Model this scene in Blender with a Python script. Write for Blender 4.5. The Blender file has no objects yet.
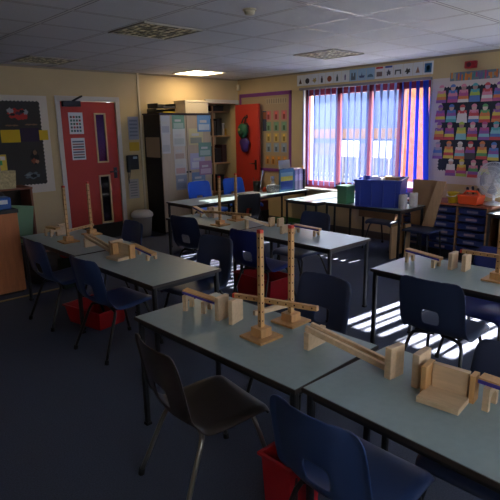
import bpy, bmesh, math, random
from mathutils import Vector, Matrix
random.seed(7)
soft = lambda c, k=.4: tuple(int(q*(1-k)+186*k) for q in c)
S = bpy.context.scene
COL = S.collection
PI = math.pi

# ------------------------------------------------------------------ materials
def lin(r, g, b):
    f = lambda c: (c/255/12.92) if c/255 <= .04045 else ((c/255+.055)/1.055)**2.4
    return (f(r), f(g), f(b), 1)
MATS = {}
def mat(name, rgb, rough=.6, spec=.5, metal=0., noise=0., nscale=8., bump=0., bscale=60., stretch=None, trans=0., emit=None):
    if name in MATS: return MATS[name]
    m = bpy.data.materials.new(name); m.use_nodes = True
    nt = m.node_tree; b = nt.nodes['Principled BSDF']
    c = lin(*rgb)
    b.inputs['Base Color'].default_value = c
    b.inputs['Roughness'].default_value = rough
    b.inputs['Specular IOR Level'].default_value = spec
    b.inputs['Metallic'].default_value = metal
    if noise or bump:
        tc = nt.nodes.new('ShaderNodeTexCoord'); mp = nt.nodes.new('ShaderNodeMapping')
        nt.links.new(tc.outputs['Object'], mp.inputs['Vector'])
        if stretch: mp.inputs['Scale'].default_value = stretch
    if noise:
        n = nt.nodes.new('ShaderNodeTexNoise'); n.inputs['Scale'].default_value = nscale; n.inputs['Detail'].default_value = 4
        nt.links.new(mp.outputs['Vector'], n.inputs['Vector'])
        r = nt.nodes.new('ShaderNodeMapRange'); r.inputs['From Min'].default_value = .3; r.inputs['From Max'].default_value = .7
        r.inputs['To Min'].default_value = 1-noise; r.inputs['To Max'].default_value = 1+noise
        nt.links.new(n.outputs['Fac'], r.inputs['Value'])
        mx = nt.nodes.new('ShaderNodeVectorMath'); mx.operation = 'SCALE'
        mx.inputs[0].default_value = c[:3]
        nt.links.new(r.outputs['Result'], mx.inputs['Scale'])
        nt.links.new(mx.outputs['Vector'], b.inputs['Base Color'])
    if bump:
        n2 = nt.nodes.new('ShaderNodeTexNoise'); n2.inputs['Scale'].default_value = bscale
        nt.links.new(mp.outputs['Vector'], n2.inputs['Vector'])
        bp = nt.nodes.new('ShaderNodeBump'); bp.inputs['Strength'].default_value = bump; bp.inputs['Distance'].default_value = .01
        nt.links.new(n2.outputs['Fac'], bp.inputs['Height']); nt.links.new(bp.outputs['Normal'], b.inputs['Normal'])
    if trans:      # thin translucent sheet
        out = nt.nodes['Material Output']
        t = nt.nodes.new('ShaderNodeBsdfTranslucent'); t.inputs['Color'].default_value = c
        x = nt.nodes.new('ShaderNodeMixShader'); x.inputs['Fac'].default_value = trans
        nt.links.new(b.outputs[0], x.inputs[1]); nt.links.new(t.outputs[0], x.inputs[2]); nt.links.new(x.outputs[0], out.inputs['Surface'])
    if emit:
        b.inputs['Emission Color'].default_value = lin(*emit[0]); b.inputs['Emission Strength'].default_value = emit[1]
    MATS[name] = m
    return m
def glassy(name, tint=(255,255,255), gloss=.12, rough=.02, opac=0., oc=(200,200,210)):
    if name in MATS: return MATS[name]
    m = bpy.data.materials.new(name); m.use_nodes = True; nt = m.node_tree
    nt.nodes.remove(nt.nodes['Principled BSDF']); out = nt.nodes['Material Output']
    t = nt.nodes.new('ShaderNodeBsdfTransparent'); t.inputs['Color'].default_value = lin(*tint)
    g = nt.nodes.new('ShaderNodeBsdfGlossy'); g.inputs['Roughness'].default_value = rough
    fr = nt.nodes.new('ShaderNodeFresnel'); fr.inputs['IOR'].default_value = 1.45
    mu = nt.nodes.new('ShaderNodeMath'); mu.operation = 'MULTIPLY'; mu.inputs[1].default_value = gloss/.12*.6
    nt.links.new(fr.outputs[0], mu.inputs[0])
    x = nt.nodes.new('ShaderNodeMixShader'); nt.links.new(mu.outputs[0], x.inputs['Fac'])
    nt.links.new(t.outputs[0], x.inputs[1]); nt.links.new(g.outputs[0], x.inputs[2]); last = x
    if opac:
        d = nt.nodes.new('ShaderNodeBsdfDiffuse'); d.inputs['Color'].default_value = lin(*oc)
        y = nt.nodes.new('ShaderNodeMixShader'); y.inputs['Fac'].default_value = opac
        nt.links.new(last.outputs[0], y.inputs[1]); nt.links.new(d.outputs[0], y.inputs[2]); last = y
    nt.links.new(last.outputs[0], out.inputs['Surface'])
    MATS[name] = m
    return m

def table_mat(): return mat('grey blue laminate', (146,164,164), .34, .5, noise=.04, nscale=30)
WOOD = mat('pale beech', (212,182,146), .5, .4, noise=.10, nscale=9, stretch=(6,1,6))
WOOD2 = mat('orange beech', (206,158,104), .5, .4, noise=.10, nscale=9, stretch=(6,6,1))
HOLE = mat('peg hole', (70,44,24), .9)
REDTIP = mat('red painted tip', (205,62,40), .5)
PURPLE = mat('purple strip', (72,58,150), .5)
BLACKMETAL = mat('black steel', (26,26,28), .35, .5)
CHROME = mat('grey steel', (150,146,138), .3, .5, metal=.85)
RUBBER = mat('black rubber', (16,16,17), .8)
EDGE = mat('dark table edging', (58,48,42), .5)
EDGEPALE = mat('pale table edging', (120,112,100), .5)
BLUE_CH = mat('blue polypropylene', (48,68,114), .42, .5, bump=.05, bscale=300)
NAVY_CH = mat('navy polypropylene', (46,56,84), .42, .5, bump=.05, bscale=300)
ROYAL_CH = mat('royal blue polypropylene', (34,42,104), .42, .5, bump=.05, bscale=300)
SKY_CH = mat('bright blue polypropylene', (28,92,206), .4, .5, bump=.05, bscale=300)
BLACK_CH = mat('black brown polypropylene', (58,48,43), .36, .5, noise=.12, nscale=14, bump=.05, bscale=300)
WALLP = mat('cream painted wall', (198,174,132), .75, .3, noise=.03, nscale=3, bump=.04, bscale=120)
WHITEP = mat('white gloss paint', (196,188,178), .45)
REDDOOR = mat('red door paint', (178,54,40), .45, .4, noise=.03, nscale=5)
MAROON = mat('maroon window frame', (118,24,42), .4)
PAPER = mat('white paper', (214,214,214), .8)
BLACK = mat('black plastic', (22,22,25), .5)
DARK = mat('dark panel', (30,26,26), .6)
CARD = mat('brown cardboard', (156,118,82), .8, noise=.06, nscale=6)
BEECH = mat('beech veneer', (176,122,76), .5, noise=.10, nscale=6, stretch=(8,8,1))
PINEB = mat('light wood board', (186,150,110), .55, noise=.12, nscale=7, stretch=(9,9,1))
TRAY = mat('blue tray plastic', (32,46,96), .4)
REDTRAY = mat('red tray plastic', (176,26,34), .45)
ORANGE = mat('orange plastic', (236,84,36), .4)
YELLOW = mat('yellow plastic', (214,180,24), .45)

# ------------------------------------------------------------------ mesh helpers
class MB:
    def __init__(s): s.bm = bmesh.new()
    def box(s, c, d, rz=0., mi=0, M=None):
        r = bmesh.ops.create_cube(s.bm, size=1)
        T = Matrix.Translation(c) @ Matrix.Rotation(rz, 4, 'Z') @ Matrix.Diagonal((*d, 1))
        if M is not None: T = M @ T
        bmesh.ops.transform(s.bm, matrix=T, verts=r['verts'])
        if mi:
            for f in {f for v in r['verts'] for f in v.link_faces}: f.material_index = mi
        return s
    def cyl(s, p, q, r0, r1=None, n=16, mi=0, smooth=True):
        p, q = Vector(p), Vector(q); d = q-p
        r = bmesh.ops.create_cone(s.bm, cap_ends=True, segments=n, radius1=r0, radius2=r0 if r1 is None else r1, depth=d.length)
        T = Matrix.Translation((p+q)/2) @ d.to_track_quat('Z', 'Y').to_matrix().to_4x4()
        bmesh.ops.transform(s.bm, matrix=T, verts=r['verts'])
        for f in {f for v in r['verts'] for f in v.link_faces}:
            f.material_index = mi
            if smooth and len(f.verts) == 4: f.smooth = True
        return s
    def sphere(s, c, r, sc=(1,1,1), u=16, v=10, mi=0):
        q = bmesh.ops.create_uvsphere(s.bm, u_segments=u, v_segments=v, radius=r)
        bmesh.ops.transform(s.bm, matrix=Matrix.Translation(c) @ Matrix.Diagonal((*sc, 1)), verts=q['verts'])
        for f in {f for w in q['verts'] for f in w.link_faces}: f.smooth = True; f.material_index = mi
        return s
    def tube(s, pts, r, n=10, mi=0):
        pts = [Vector(p) for p in pts]; rings = []
        for i, p in enumerate(pts):
            a = pts[max(i-1, 0)]; b = pts[min(i+1, len(pts)-1)]
            t = (b-a).normalized(); up = Vector((0,0,1)) if abs(t.z) < .95 else Vector((1,0,0))
            x = t.cross(up).normalized(); y = x.cross(t)
            rings.append([s.bm.verts.new(p + r*(math.cos(2*PI*k/n)*x + math.sin(2*PI*k/n)*y)) for k in range(n)])
        for A, B in zip(rings, rings[1:]):
            for k in range(n):
                f = s.bm.faces.new((A[k], A[(k+1) % n], B[(k+1) % n], B[k])); f.smooth = True; f.material_index = mi
        for R in (rings[0], rings[-1]):
            f = s.bm.faces.new(R); f.material_index = mi
        return s
    def prism(s, poly, axis, lo, hi, mi=0):
        """poly of 2D points in the two other axes, extruded along axis"""
        def P(u, v, w):
            return {'x': (w, u, v), 'y': (u, w, v), 'z': (u, v, w)}[axis]
        a = [s.bm.verts.new(P(u, v, lo)) for u, v in poly]; b = [s.bm.verts.new(P(u, v, hi)) for u, v in poly]
        fs = [s.bm.faces.new(a), s.bm.faces.new(b)]
        n = len(poly)
        for k in range(n): fs.append(s.bm.faces.new((a[k], a[(k+1) % n], b[(k+1) % n], b[k])))
        for f in fs: f.material_index = mi
        return s
    def lathe(s, prof, c=(0,0,0), n=24, mi=0, smooth=True):
        rings = [[s.bm.verts.new((c[0]+r*math.cos(2*PI*k/n), c[1]+r*math.sin(2*PI*k/n), c[2]+z)) for k in range(n)] for r, z in prof]
        for A, B in zip(rings, rings[1:]):
            for k in range(n):
                f = s.bm.faces.new((A[k], A[(k+1) % n], B[(k+1) % n], B[k])); f.smooth = smooth; f.material_index = mi
        for R in (rings[0], rings[-1]): s.bm.faces.new(R).material_index = mi
        return s
    def rot(s, M):
        bmesh.ops.transform(s.bm, matrix=M, verts=s.bm.verts); return s

def obj(name, mb, mats, parent=None, loc=(0,0,0), rz=0., bevel=0.):
    bm = mb.bm if isinstance(mb, MB) else mb
    bmesh.ops.recalc_face_normals(bm, faces=bm.faces)
    me = bpy.data.meshes.new(name); bm.to_mesh(me); bm.free()
    for m in (mats if isinstance(mats, (list, tuple)) else [mats]): me.materials.append(m)
    o = bpy.data.objects.new(name, me); COL.objects.link(o)
    o.location = loc; o.rotation_euler.z = rz
    if parent: o.parent = parent
    if bevel:
        b = o.modifiers.new('bevel', 'BEVEL'); b.width = bevel; b.segments = 2; b.limit_method = 'ANGLE'
    return o
def tag(o, label, cat, group=None, kind=None):
    o['label'] = label; o['category'] = cat
    if group: o['group'] = group
    if kind: o['kind'] = kind
    return o
def thing(name, label, cat, loc=(0,0,0), rz=0., group=None):
    o = bpy.data.objects.new(name, None); COL.objects.link(o); o.empty_display_size = .05
    o.location = loc; o.rotation_euler.z = rz
    return tag(o, label, cat, group)
def struct(name, mb, m, parent=None, loc=(0,0,0), rz=0., bevel=0.):
    o = obj(name, mb, m, parent, loc, rz, bevel)
    if not parent: o['kind'] = 'structure'
    return o
def kids(o): return [c for c in bpy.data.objects if c.parent is o]
def dup(root, loc, rz, label, group=None, swap=None):
    def cp(o, par):
        c = o.copy(); COL.objects.link(c)
        if par: c.parent = par
        for ch in kids(o): cp(ch, c)
        return c
    r = cp(root, None); r.location = loc; r.rotation_euler.z = rz; r['label'] = label
    if group: r['group'] = group
    if swap:
        seen = {}
        def sw(o):
            if o.type == 'MESH':
                names = [m.name for m in o.data.materials]
                if any(n in swap for n in names):
                    if o.data not in seen:
                        d = o.data.copy()
                        for i, n in enumerate(names):
                            if n in swap: d.materials[i] = swap[n]
                        seen[o.data] = d
                    o.data = seen[o.data]
            for ch in kids(o): sw(ch)
        sw(r)
    return r

# ------------------------------------------------------------------ room shell
H = 2.44
YB, XL, YF = 0., -7.5, -8.7      # back wall face, left wall face, front wall face
WT = .14
# floor
carpet = mat('dark blue carpet', (82,87,104), .95, .1, noise=.22, nscale=140, bump=.5, bscale=400)
struct('floor', MB().box(((XL+.2)/2, (YF+.9)/2, -.05), (-XL+.6, -YF+1.3, .1)), carpet)
# ceiling with procedural 600 mm tile grid
cm = bpy.data.materials.new('suspended ceiling tiles'); cm.use_nodes = True
nt = cm.node_tree; bs = nt.nodes['Principled BSDF']; bs.inputs['Roughness'].default_value = .75
tc = nt.nodes.new('ShaderNodeTexCoord'); sx = nt.nodes.new('ShaderNodeSeparateXYZ'); nt.links.new(tc.outputs['Object'], sx.inputs[0])
def m_(op, a, b=None):
    n = nt.nodes.new('ShaderNodeMath'); n.operation = op
    for i, v in enumerate((a, b)):
        if v is None: continue
        if isinstance(v, (int, float)): n.inputs[i].default_value = v
        else: nt.links.new(v, n.inputs[i])
    return n.outputs[0]
def line(o, off): # distance to the nearest grid line
    u = m_('FRACT', m_('ADD', m_('DIVIDE', m_('SUBTRACT', o, off), .6), 100.5))
    return m_('MULTIPLY', m_('ABSOLUTE', m_('SUBTRACT', u, .5)), .6)
dd = m_('MINIMUM', line(sx.outputs['X'], -3.389), line(sx.outputs['Y'], -3.955))
isbar = m_('LESS_THAN', dd, .0125); gap_shade = m_('MULTIPLY', m_('LESS_THAN', dd, .019), m_('SUBTRACT', 1, isbar))  # shadow in the gap beside each bar, put into the colour
nz = nt.nodes.new('ShaderNodeTexNoise'); nz.inputs['Scale'].default_value = 60; nt.links.new(tc.outputs['Object'], nz.inputs['Vector'])
rp = nt.nodes.new('ShaderNodeMix'); rp.data_type = 'RGBA'; rp.inputs['A'].default_value = lin(186,186,186); rp.inputs['B'].default_value = lin(198,198,198)
nt.links.new(nz.outputs['Fac'], rp.inputs['Factor'])
r2 = nt.nodes.new('ShaderNodeMix'); r2.data_type = 'RGBA'; r2.inputs['B'].default_value = lin(176,172,166); nt.links.new(rp.outputs['Result'], r2.inputs['A']); nt.links.new(isbar, r2.inputs['Factor'])
r3 = nt.nodes.new('ShaderNodeMix'); r3.data_type = 'RGBA'; r3.inputs['B'].default_value = lin(74,72,70); nt.links.new(r2.outputs['Result'], r3.inputs['A']); nt.links.new(gap_shade, r3.inputs['Factor'])
nt.links.new(r3.outputs['Result'], bs.inputs['Base Color'])
rr = nt.nodes.new('ShaderNodeMapRange'); rr.inputs['To Min'].default_value = .8; rr.inputs['To Max'].default_value = .35; nt.links.new(isbar, rr.inputs['Value']); nt.links.new(rr.outputs['Result'], bs.inputs['Roughness'])
bpn = nt.nodes.new('ShaderNodeBump'); bpn.inputs['Strength'].default_value = .6; bpn.inputs['Distance'].default_value = .006
nt.links.new(isbar, bpn.inputs['Height']); bpn.invert = False; nt.links.new(bpn.outputs['Normal'], bs.inputs['Normal'])
struct('ceiling', MB().box(((XL+.2)/2, (YF+.9)/2, H+.05), (-XL+.6, -YF+1.3, .1)), cm)

# back wall with two doorways
D1 = (-3.285, -2.445, 2.01); D2 = (-.70, -.06, 2.03)
w = MB()
def seg(x0, x1, z0, z1, y0=0., y1=WT): w.box(((x0+x1)/2, (y0+y1)/2, (z0+z1)/2), (x1-x0, y1-y0, z1-z0))
seg(XL-.2, D1[0], 0, H); seg(D1[1], D2[0], 0, H); seg(D2[1], .2, 0, H); seg(D1[0], D1[1], D1[2], H); seg(D2[0], D2[1], D2[2], H)
struct('wall_back', w, WALLP)
# window wall
W1 = (-3.70, -1.54, .66, 2.20); W2 = (-7.05, -4.80, .66, 2.20)
w = MB()
def segx(y0, y1, z0, z1, x0=0., x1=.26): w.box(((x0+x1)/2, (y0+y1)/2, (z0+z1)/2), (x1-x0, y1-y0, z1-z0))
segx(YF-.2, W2[0], 0, H); segx(W2[1], W1[0], 0, H); segx(W1[1], .0, 0, H)
for W in (W1, W2): segx(W[0], W[1], 0, W[2]); segx(W[0], W[1], W[3], H)
struct('wall_right', w, WALLP)
# left wall and the wall behind, with two unseen windows added for fill light
w = MB().box((XL-.1, (YF+.0)/2, H/2), (.2, -YF, H)); struct('wall_left', w, WALLP)
FILL_W3 = (-6.7, -5.0, .95, 2.05); FILL_W4 = (-3.9, -2.0, .95, 2.05)
w = MB()
def segf(x0, x1, z0, z1): w.box(((x0+x1)/2, YF-.13, (z0+z1)/2), (x1-x0, .26, z1-z0))
segf(XL-.2, FILL_W3[0], 0, H); segf(FILL_W3[1], FILL_W4[0], 0, H); segf(FILL_W4[1], .0, 0, H)
for W in (FILL_W3, FILL_W4): segf(W[0], W[1], 0, W[2]); segf(W[0], W[1], W[3], H)
struct('wall_front', w, WALLP)
# store cupboard behind the second doorway
w = MB().box((-.46, .74, H/2), (1.2, .08, H)).box((.09, .42, H/2), (.1, .56, H)).box((-1.04, .42, H/2), (.1, .56, H)).box((-.46, .42, 2.30), (1.05, .56, .05))
struct('wall_store', w, mat('store cream paint', (196,178,140), .8))
# corridor behind the red door
w = MB().box((-2.87, 1.0, H/2), (1.6, .1, H)); struct('wall_corridor', w, mat('corridor paint', (120,96,110), .8))
# baseboards
bb = mat('grey skirting', (92,84,76), .6)
w = MB()
for x0, x1 in ((XL, -3.36), (-2.37, -.78)): w.box(((x0+x1)/2, -.008, .05), (x1-x0, .016, .1))
struct('baseboard_back', w, bb)
struct('baseboard_right', MB().box((-.008, (YF-.1)/2, .05), (.016, -YF-.1, .1)), bb)
# threshold strip in the carpet by the left cabinet
struct('trim_floor', MB().box((-5.6, -1.975, .003), (3.0, .035, .006)), mat('brass strip', (170,146,96), .45, metal=.2))
# conduit
struct('trim_conduit', MB().box((-2.04, -.012, H/2), (.03, .024, H)), mat('white conduit', (206,190,160), .5))
struct('trim_cornice', MB().box((XL/2, -.004, H-.012), (-XL, .008, .024)).box((-.004, YF/2, H-.012), (.008, -YF, .024)), mat('wall angle', (150,134,110), .6))

def window_x(name, W, mulls, framed=True):
    y0, y1, z0, z1 = W; xf = .1
    f = MB(); t = .055
    f.box((xf, y0+t/2, (z0+z1)/2), (.07, t, z1-z0)).box((xf, y1-t/2, (z0+z1)/2), (.07, t, z1-z0))
    f.box((xf, (y0+y1)/2, z0+.04), (.07, y1-y0, .08)).box((xf, (y0+y1)/2, z1-.06), (.07, y1-y0, .12))
    for y in mulls: f.box((xf, y, (z0+z1)/2), (.07, .085, z1-z0))
    # opening-light rails
    for a, b in zip([y0]+mulls, mulls+[y1]):
        f.box((xf, (a+b)/2, z0+.08), (.05, b-a, .05)); f.box((xf, (a+b)/2, z1-.09), (.05, b-a, .05))
    r = struct(name, f, MAROON, bevel=.004)
    obj('window_glass', MB().box((xf+.005, (y0+y1)/2, (z0+z1)/2), (.006, y1-y0-.06, z1-z0-.06)), glassy('window glass'), r)
    obj('window_sill', MB().box((.01, (y0+y1)/2, z0-.015), (.22, y1-y0+.06, .03)), WHITEP, r, bevel=.004)
    obj('window_reveal', MB().box((.03, y1+.001, (z0+z1)/2), (.06, .02, z1-z0)).box((.03, y0-.001, (z0+z1)/2), (.06, .02, z1-z0)), WHITEP, r)
    return r
window_x('window_1', W1, [-2.174, -2.722, -3.233])
window_x('window_2', W2, [-5.35, -5.92, -6.48])
for i, W in enumerate((FILL_W3, FILL_W4)):  # unseen rear windows, added to let in fill light
    x0, x1, z0, z1 = W; f = MB(); y = YF-.12
    f.box((x0+.03, y, (z0+z1)/2), (.06, .07, z1-z0)).box((x1-.03, y, (z0+z1)/2), (.06, .07, z1-z0)).box(((x0+x1)/2, y, z0+.03), (x1-x0, .07, .06)).box(((x0+x1)/2, y, z1-.03), (x1-x0, .07, .06)).box(((x0+x1)/2, y, (z0+z1)/2), (.06, .07, z1-z0))
    r = struct('window_%d' % (i+3), f, MAROON)
    obj('window_glass', MB().box(((x0+x1)/2, y, (z0+z1)/2), (x1-x0-.06, .006, z1-z0-.06)), glassy('window glass'), r)
    obj('window_sill', MB().box(((x0+x1)/2, YF-.02, z0-.015), (x1-x0, .2, .03)), WHITEP, r)

# vertical blinds
SLAT_LIT = mat('blue blind fabric', (126,140,186), .8, .2, trans=.22)  # same fabric as the strong blue, paled to stand in for bright sun
SLAT2 = mat('strong blue blind fabric', (44,74,180), .8, .2, trans=.25)
def blind(name, label, W, ang, pitch=.105, width=.112, special=None):
    y0, y1, z0, z1 = W
    t = thing(name, label, 'blind', (-.055, (y0+y1)/2, z1-.02))
    obj('head_rail', MB().box((0, 0, .0), (.045, y1-y0+.04, .035)), mat('blind rail', (120,114,120), .5), t)
    n = int((y1-y0)/pitch)
    for k in range(n):
        yy = y0 + (k+.5)*(y1-y0)/n
        a, lean, m = ang(yy)
        s = MB(); hz = z1-z0-.09; nn = 6
        d = Vector((math.cos(a), math.sin(a), 0))*width/2; nrm = Vector((-math.sin(a), math.cos(a), 0))*.0006
        for sg in (1,):
            rows = []
            for i in range(nn+1):
                z = -.02 - hz*i/nn; off = Vector((0, lean*(i/nn), 0))
                rows.append([s.bm.verts.new(Vector((0, yy-(y0+y1)/2, z))+off+e*d+q*nrm) for e, q in ((-1,-1), (1,-1), (1,1), (-1,1))])
            for A, B in zip(rows, rows[1:]):
                for j in range(4): s.bm.faces.new((A[j], A[(j+1) % 4], B[(j+1) % 4], B[j]))
            s.bm.faces.new(rows[0]); s.bm.faces.new(rows[-1])
        obj('slat', s, m, t)
    return t
def ang1(y):
    if y < -3.22:
        k = (y+3.22)/-.48
        return (math.radians(42+34*k**3), -.02-.10*max(0, k-.6)/.4, SLAT2)
    return (math.radians(49 + random.uniform(-4, 4)), 0, SLAT_LIT)
blind('vertical_blind', 'blue vertical blind of hanging slats over the maroon framed window', W1, ang1)
A2 = iter([14]*6+[16, 12, 30, 14, 52, 18, 14, 12, 40, 14, 12, 62, 16, 14, 16][::-1])
def ang2(y): return (math.radians(next(A2)), 0, SLAT_LIT)
blind('vertical_blind', 'blue vertical blind over the window beyond the paper figure board', W2, ang2, .108)

# ------------------------------------------------------------------ outside
struct('ground', MB().box((22, -4, -.15), (42, 60, .1)), mat('outdoor paving', (176,172,166), .9, noise=.1, nscale=2))
bt = thing('school_building', 'pale blue building with orange brick band seen through the blinds', 'building', (9.5, 4.5, -.1))
obj('wall', MB().box((.3, 0, 1.9), (.6, 16, 3.8)), mat('pale blue cladding', (66,82,118), .8, noise=.06, nscale=1.2), bt)
obj('brick_band', MB().box((-.03, 0, 1.45), (.06, 16, .35)), mat('orange brick', (112,84,74), .85, noise=.2, nscale=5), bt)
obj('plinth', MB().box((-.05, 0, .55), (.1, 16, 1.1)), mat('mauve brick', (90,86,110), .85, noise=.2, nscale=6), bt)
bt2 = thing('brick_building', 'orange brick building end behind the right hand blind slats', 'building', (8.2, -1.6, -.1))
obj('wall', MB().box((.3, -.55, 1.9), (.6, 7.6, 3.8)), mat('red brick', (150,84,58), .85, noise=.3, nscale=6), bt2)
for i, (y, lab) in enumerate(((1.92, 'left of the two white signboards outside the window'), (.88, 'right of the two white signboards outside the window'))):
    t = thing('signboard', lab, 'sign', (6, y, -.1))
    obj('panel', MB().box((0, 0, 1.08), (.03, .68 if i == 0 else .66, .44)), mat('white sign panel', (250,250,250), .6), t)
    for s in (-.25, .25): obj('post', MB().cyl((.04, s, 0), (.04, s, 1.25), .02), mat('grey post', (120,120,125), .5), t)
ft = thing('garden_fence', 'low blue slatted fence outside behind the white signboards', 'fence', (6.6, 2.5, -.1))
f = MB()
for k in range(20, 60): f.box((0, -4.4+k*.15, .42), (.02, .11, .84))
obj('slats', f, mat('blue grey fence', (80,88,116), .8, noise=.15, nscale=2), ft)
obj('rails', MB().box((.03, 1.55, .2), (.03, 6, .07)).box((.03, 1.55, .7), (.03, 6, .07)), mat('blue grey fence', (0,0,0)), ft)

# ------------------------------------------------------------------ doors
def frame_y(name, x0, x1, z1, t=.07):
    return struct(name, MB().box((x0-t/2, -.012, z1/2), (t, .024, z1)).box((x1+t/2, -.012, z1/2), (t, .024, z1)).box(((x0+x1)/2, -.012, z1+t/2), (x1-x0+2*t, .024, t)), WHITEP, bevel=.004)
frame_y('trim_1', D1[0], D1[1], D1[2], .065); frame_y('trim_2', D2[0], D2[1], D2[2], .06)
x0, x1 = D1[0], D1[1]
G1 = (-2.79, -2.61, 1.14, 1.85); G2 = (-2.79, -2.605, .24, .96)
f = MB()
def dseg(a, b, c, d): f.box(((a+b)/2, .03, (c+d)/2), (b-a, .044, d-c))
dseg(x0+.004, G1[0], .23, 2.0); dseg(G1[1], x1-.004, .23, 2.0); dseg(G1[0], G1[1], G1[3], 2.0); dseg(G1[0], G1[1], G2[3], G1[2])
d1 = struct('door_1', f, REDDOOR)
obj('kick_plate', MB().box(((x0+x1)/2, .03, .116), (x1-x0-.008, .046, .226)), DARK, d1)
for G in (G1, G2):
    a, b, c, d = G; f = MB(); t = .022
    f.box((a+t/2, .005, (c+d)/2), (t, .02, d-c)).box((b-t/2, .005, (c+d)/2), (t, .02, d-c)).box(((a+b)/2, .005, c+t/2), (b-a, .02, t)).box(((a+b)/2, .005, d-t/2), (b-a, .02, t))
    obj('glazing_bead', f, mat('oak bead', (212,178,124), .5), d1)
    obj('glass_pane', MB().box(((a+b)/2, .02, (c+d)/2), (b-a-.01, .006, d-c-.01)), glassy('door glass', (200,190,210)), d1)
obj('added_pane_sheet', MB().box((-2.70, .0275, 1.495), (.166, .004, .69)), mat('purple pane reflection', (206,84,134), .8), d1)  # added sheet, coloured as the purple reflection in the upper pane
obj('added_pane_sheet', MB().box((-2.6975, .048, .60), (.184, .004, .72)), mat('dark sheet', (60,40,54), .8), d1)  # added sheet giving the lower pane its dark look
obj('door_handle', MB().box((-2.515, -.0, .98), (.05, .016, .16)).cyl((-2.515, -.005, 1.0), (-2.515, -.055, 1.0), .01).cyl((-2.515, -.05, 1.0), (-2.63, -.05, 1.0), .009), BLACKMETAL, d1)
obj('door_closer', MB().box((-3.13, -.035, 1.97), (.25, .06, .075)).tube([(-3.12, -.05, 2.0), (-3.06, -.055, 2.035), (-2.97, -.04, 2.075)], .014), BLACK, d1)
for z in (1.72, 1.0, .3): obj('hinge', MB().cyl((x0+.0, -.004, z-.05), (x0+.0, -.004, z+.05), .009), BLACKMETAL, d1)
# open store door, hinged at the corner, standing off the window wall
d2 = bpy.data.objects.new('door_2', None); COL.objects.link(d2); d2['kind'] = 'structure'
d2.location = (-.075, -.03, 0); d2.rotation_euler.z = math.radians(-93)
obj('door_leaf', MB().box((.31, 0, 1.01), (.62, .044, 1.99)), mat('bright red door paint', (190,58,46), .45, noise=.03, nscale=5), d2, bevel=.003)
obj('door_handle', MB().box((.545, -.026, .98), (.045, .01, .17)).cyl((.545, -.02, 1.0), (.545, -.065, 1.0), .009).cyl((.545, -.06, 1.0), (.43, -.06, 1.0), .008), BLACKMETAL, d2)
obj('coat_hook', MB().box((.33, -.026, 1.80), (.03, .01, .06)).tube([(.33, -.03, 1.80), (.33, -.06, 1.785), (.33, -.07, 1.80), (.33, -.07, 1.82)], .005), BLACKMETAL, d2)

# ------------------------------------------------------------------ wall flats helpers
def rect_y(name, label, cat, x0, x1, z0, z1, m, y=-.002, group=None, th=.002, patches=()):
    f = MB().box(((x0+x1)/2, y-th/2, (z0+z1)/2), (x1-x0, th, z1-z0)); ms = [m]
    for (a, b, c, d, pm) in patches:
        if pm not in ms: ms.append(pm)
        f.box((x0+(a+b)/2*(x1-x0), y-th-.0004, z0+(c+d)/2*(z1-z0)), ((b-a)*(x1-x0), .0008, (d-c)*(z1-z0)), mi=ms.index(pm))
    return tag(obj(name, f, ms), label, cat, group)
def rect_x(name, label, cat, y0, y1, z0, z1, m, x=-.002, group=None, th=.002, patches=()):
    """y0 is the edge at the viewer's left (larger y)"""
    f = MB().box((x-th/2, (y0+y1)/2, (z0+z1)/2), (th, abs(y0-y1), z1-z0)); ms = [m]
    for (a, b, c, d, pm) in patches:
        if pm not in ms: ms.append(pm)
        f.box((x-th-.0004, y0+(a+b)/2*(y1-y0), z0+(c+d)/2*(z1-z0)), (.0008, (b-a)*abs(y1-y0), (d-c)*(z1-z0)), mi=ms.index(pm))
    return tag(obj(name, f, ms), label, cat, group)
CC = {}
def C(r, g, b):
    k = (r, g, b)
    if k not in CC: CC[k] = mat('paint %d %d %d' % k, k, .75)
    return CC[k]

# posters on the red door
pt = [(.1+.2*i, .24+.2*i, .1+.16*j, .2+.16*j, random.choice([C(60,90,80), C(150,50,50), C(60,70,120), C(90,70,60), C(70,110,100)])) for i in range(4) for j in range(5)]
rect_y('poster', 'upper white poster with rows of coloured squares on the red door', 'poster', -3.172, -2.962, 1.56, 1.855, PAPER, .006, patches=pt)
pt = [(.08, .92, .08+.12*j, .15+.12*j, [C(70,90,96), C(150,110,100), C(90,100,120), C(170,90,90)][j % 4]) for j in range(7)]
rect_y('poster', 'lower white poster with striped lines on the red door', 'poster', -3.164, -2.962, 1.20, 1.505, PAPER, .006, patches=pt)
# wall papers and phone beside the door
rect_y('notice', 'pale blue notice sheet pinned above the yellow note by the red door', 'notice', -2.25, -2.07, 1.46, 1.80, C(150,152,170), patches=[(.12, .88, .15+.16*j, .22+.16*j, C(116,120,140)) for j in range(5)])
rect_y('note', 'small yellow note above the black wall telephone', 'note', -2.25, -2.08, 1.29, 1.42, C(196,160,40))
rect_y('notice', 'grey notice sheet hanging below the black wall telephone', 'notice', -2.31, -2.13, .56, .86, C(168,160,156), patches=[(.15, .85, .12+.14*j, .17+.14*j, C(120,118,124)) for j in range(6)])
ph = thing('wall_telephone', 'black wall telephone beside the red door frame', 'telephone', (-2.22, -.002, 1.10))
obj('body', MB().box((0, -.03, .02), (.17, .06, .22)), BLACK, ph, bevel=.01)
obj('handset', MB().box((-.095, -.05, .0), (.045, .05, .26)), BLACK, ph, bevel=.012)
obj('display', MB().box((.02, -.061, .09), (.07, .003, .035)), mat('lcd', (170,190,200), .4), ph)
obj('cord', MB().tube([(-.095, -.04, -.13), (-.095, -.03, -.22), (-.085, -.02, -.30), (-.07, -.02, -.2), (-.05, -.02, -.09)], .006, 6), BLACK, ph)

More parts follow.
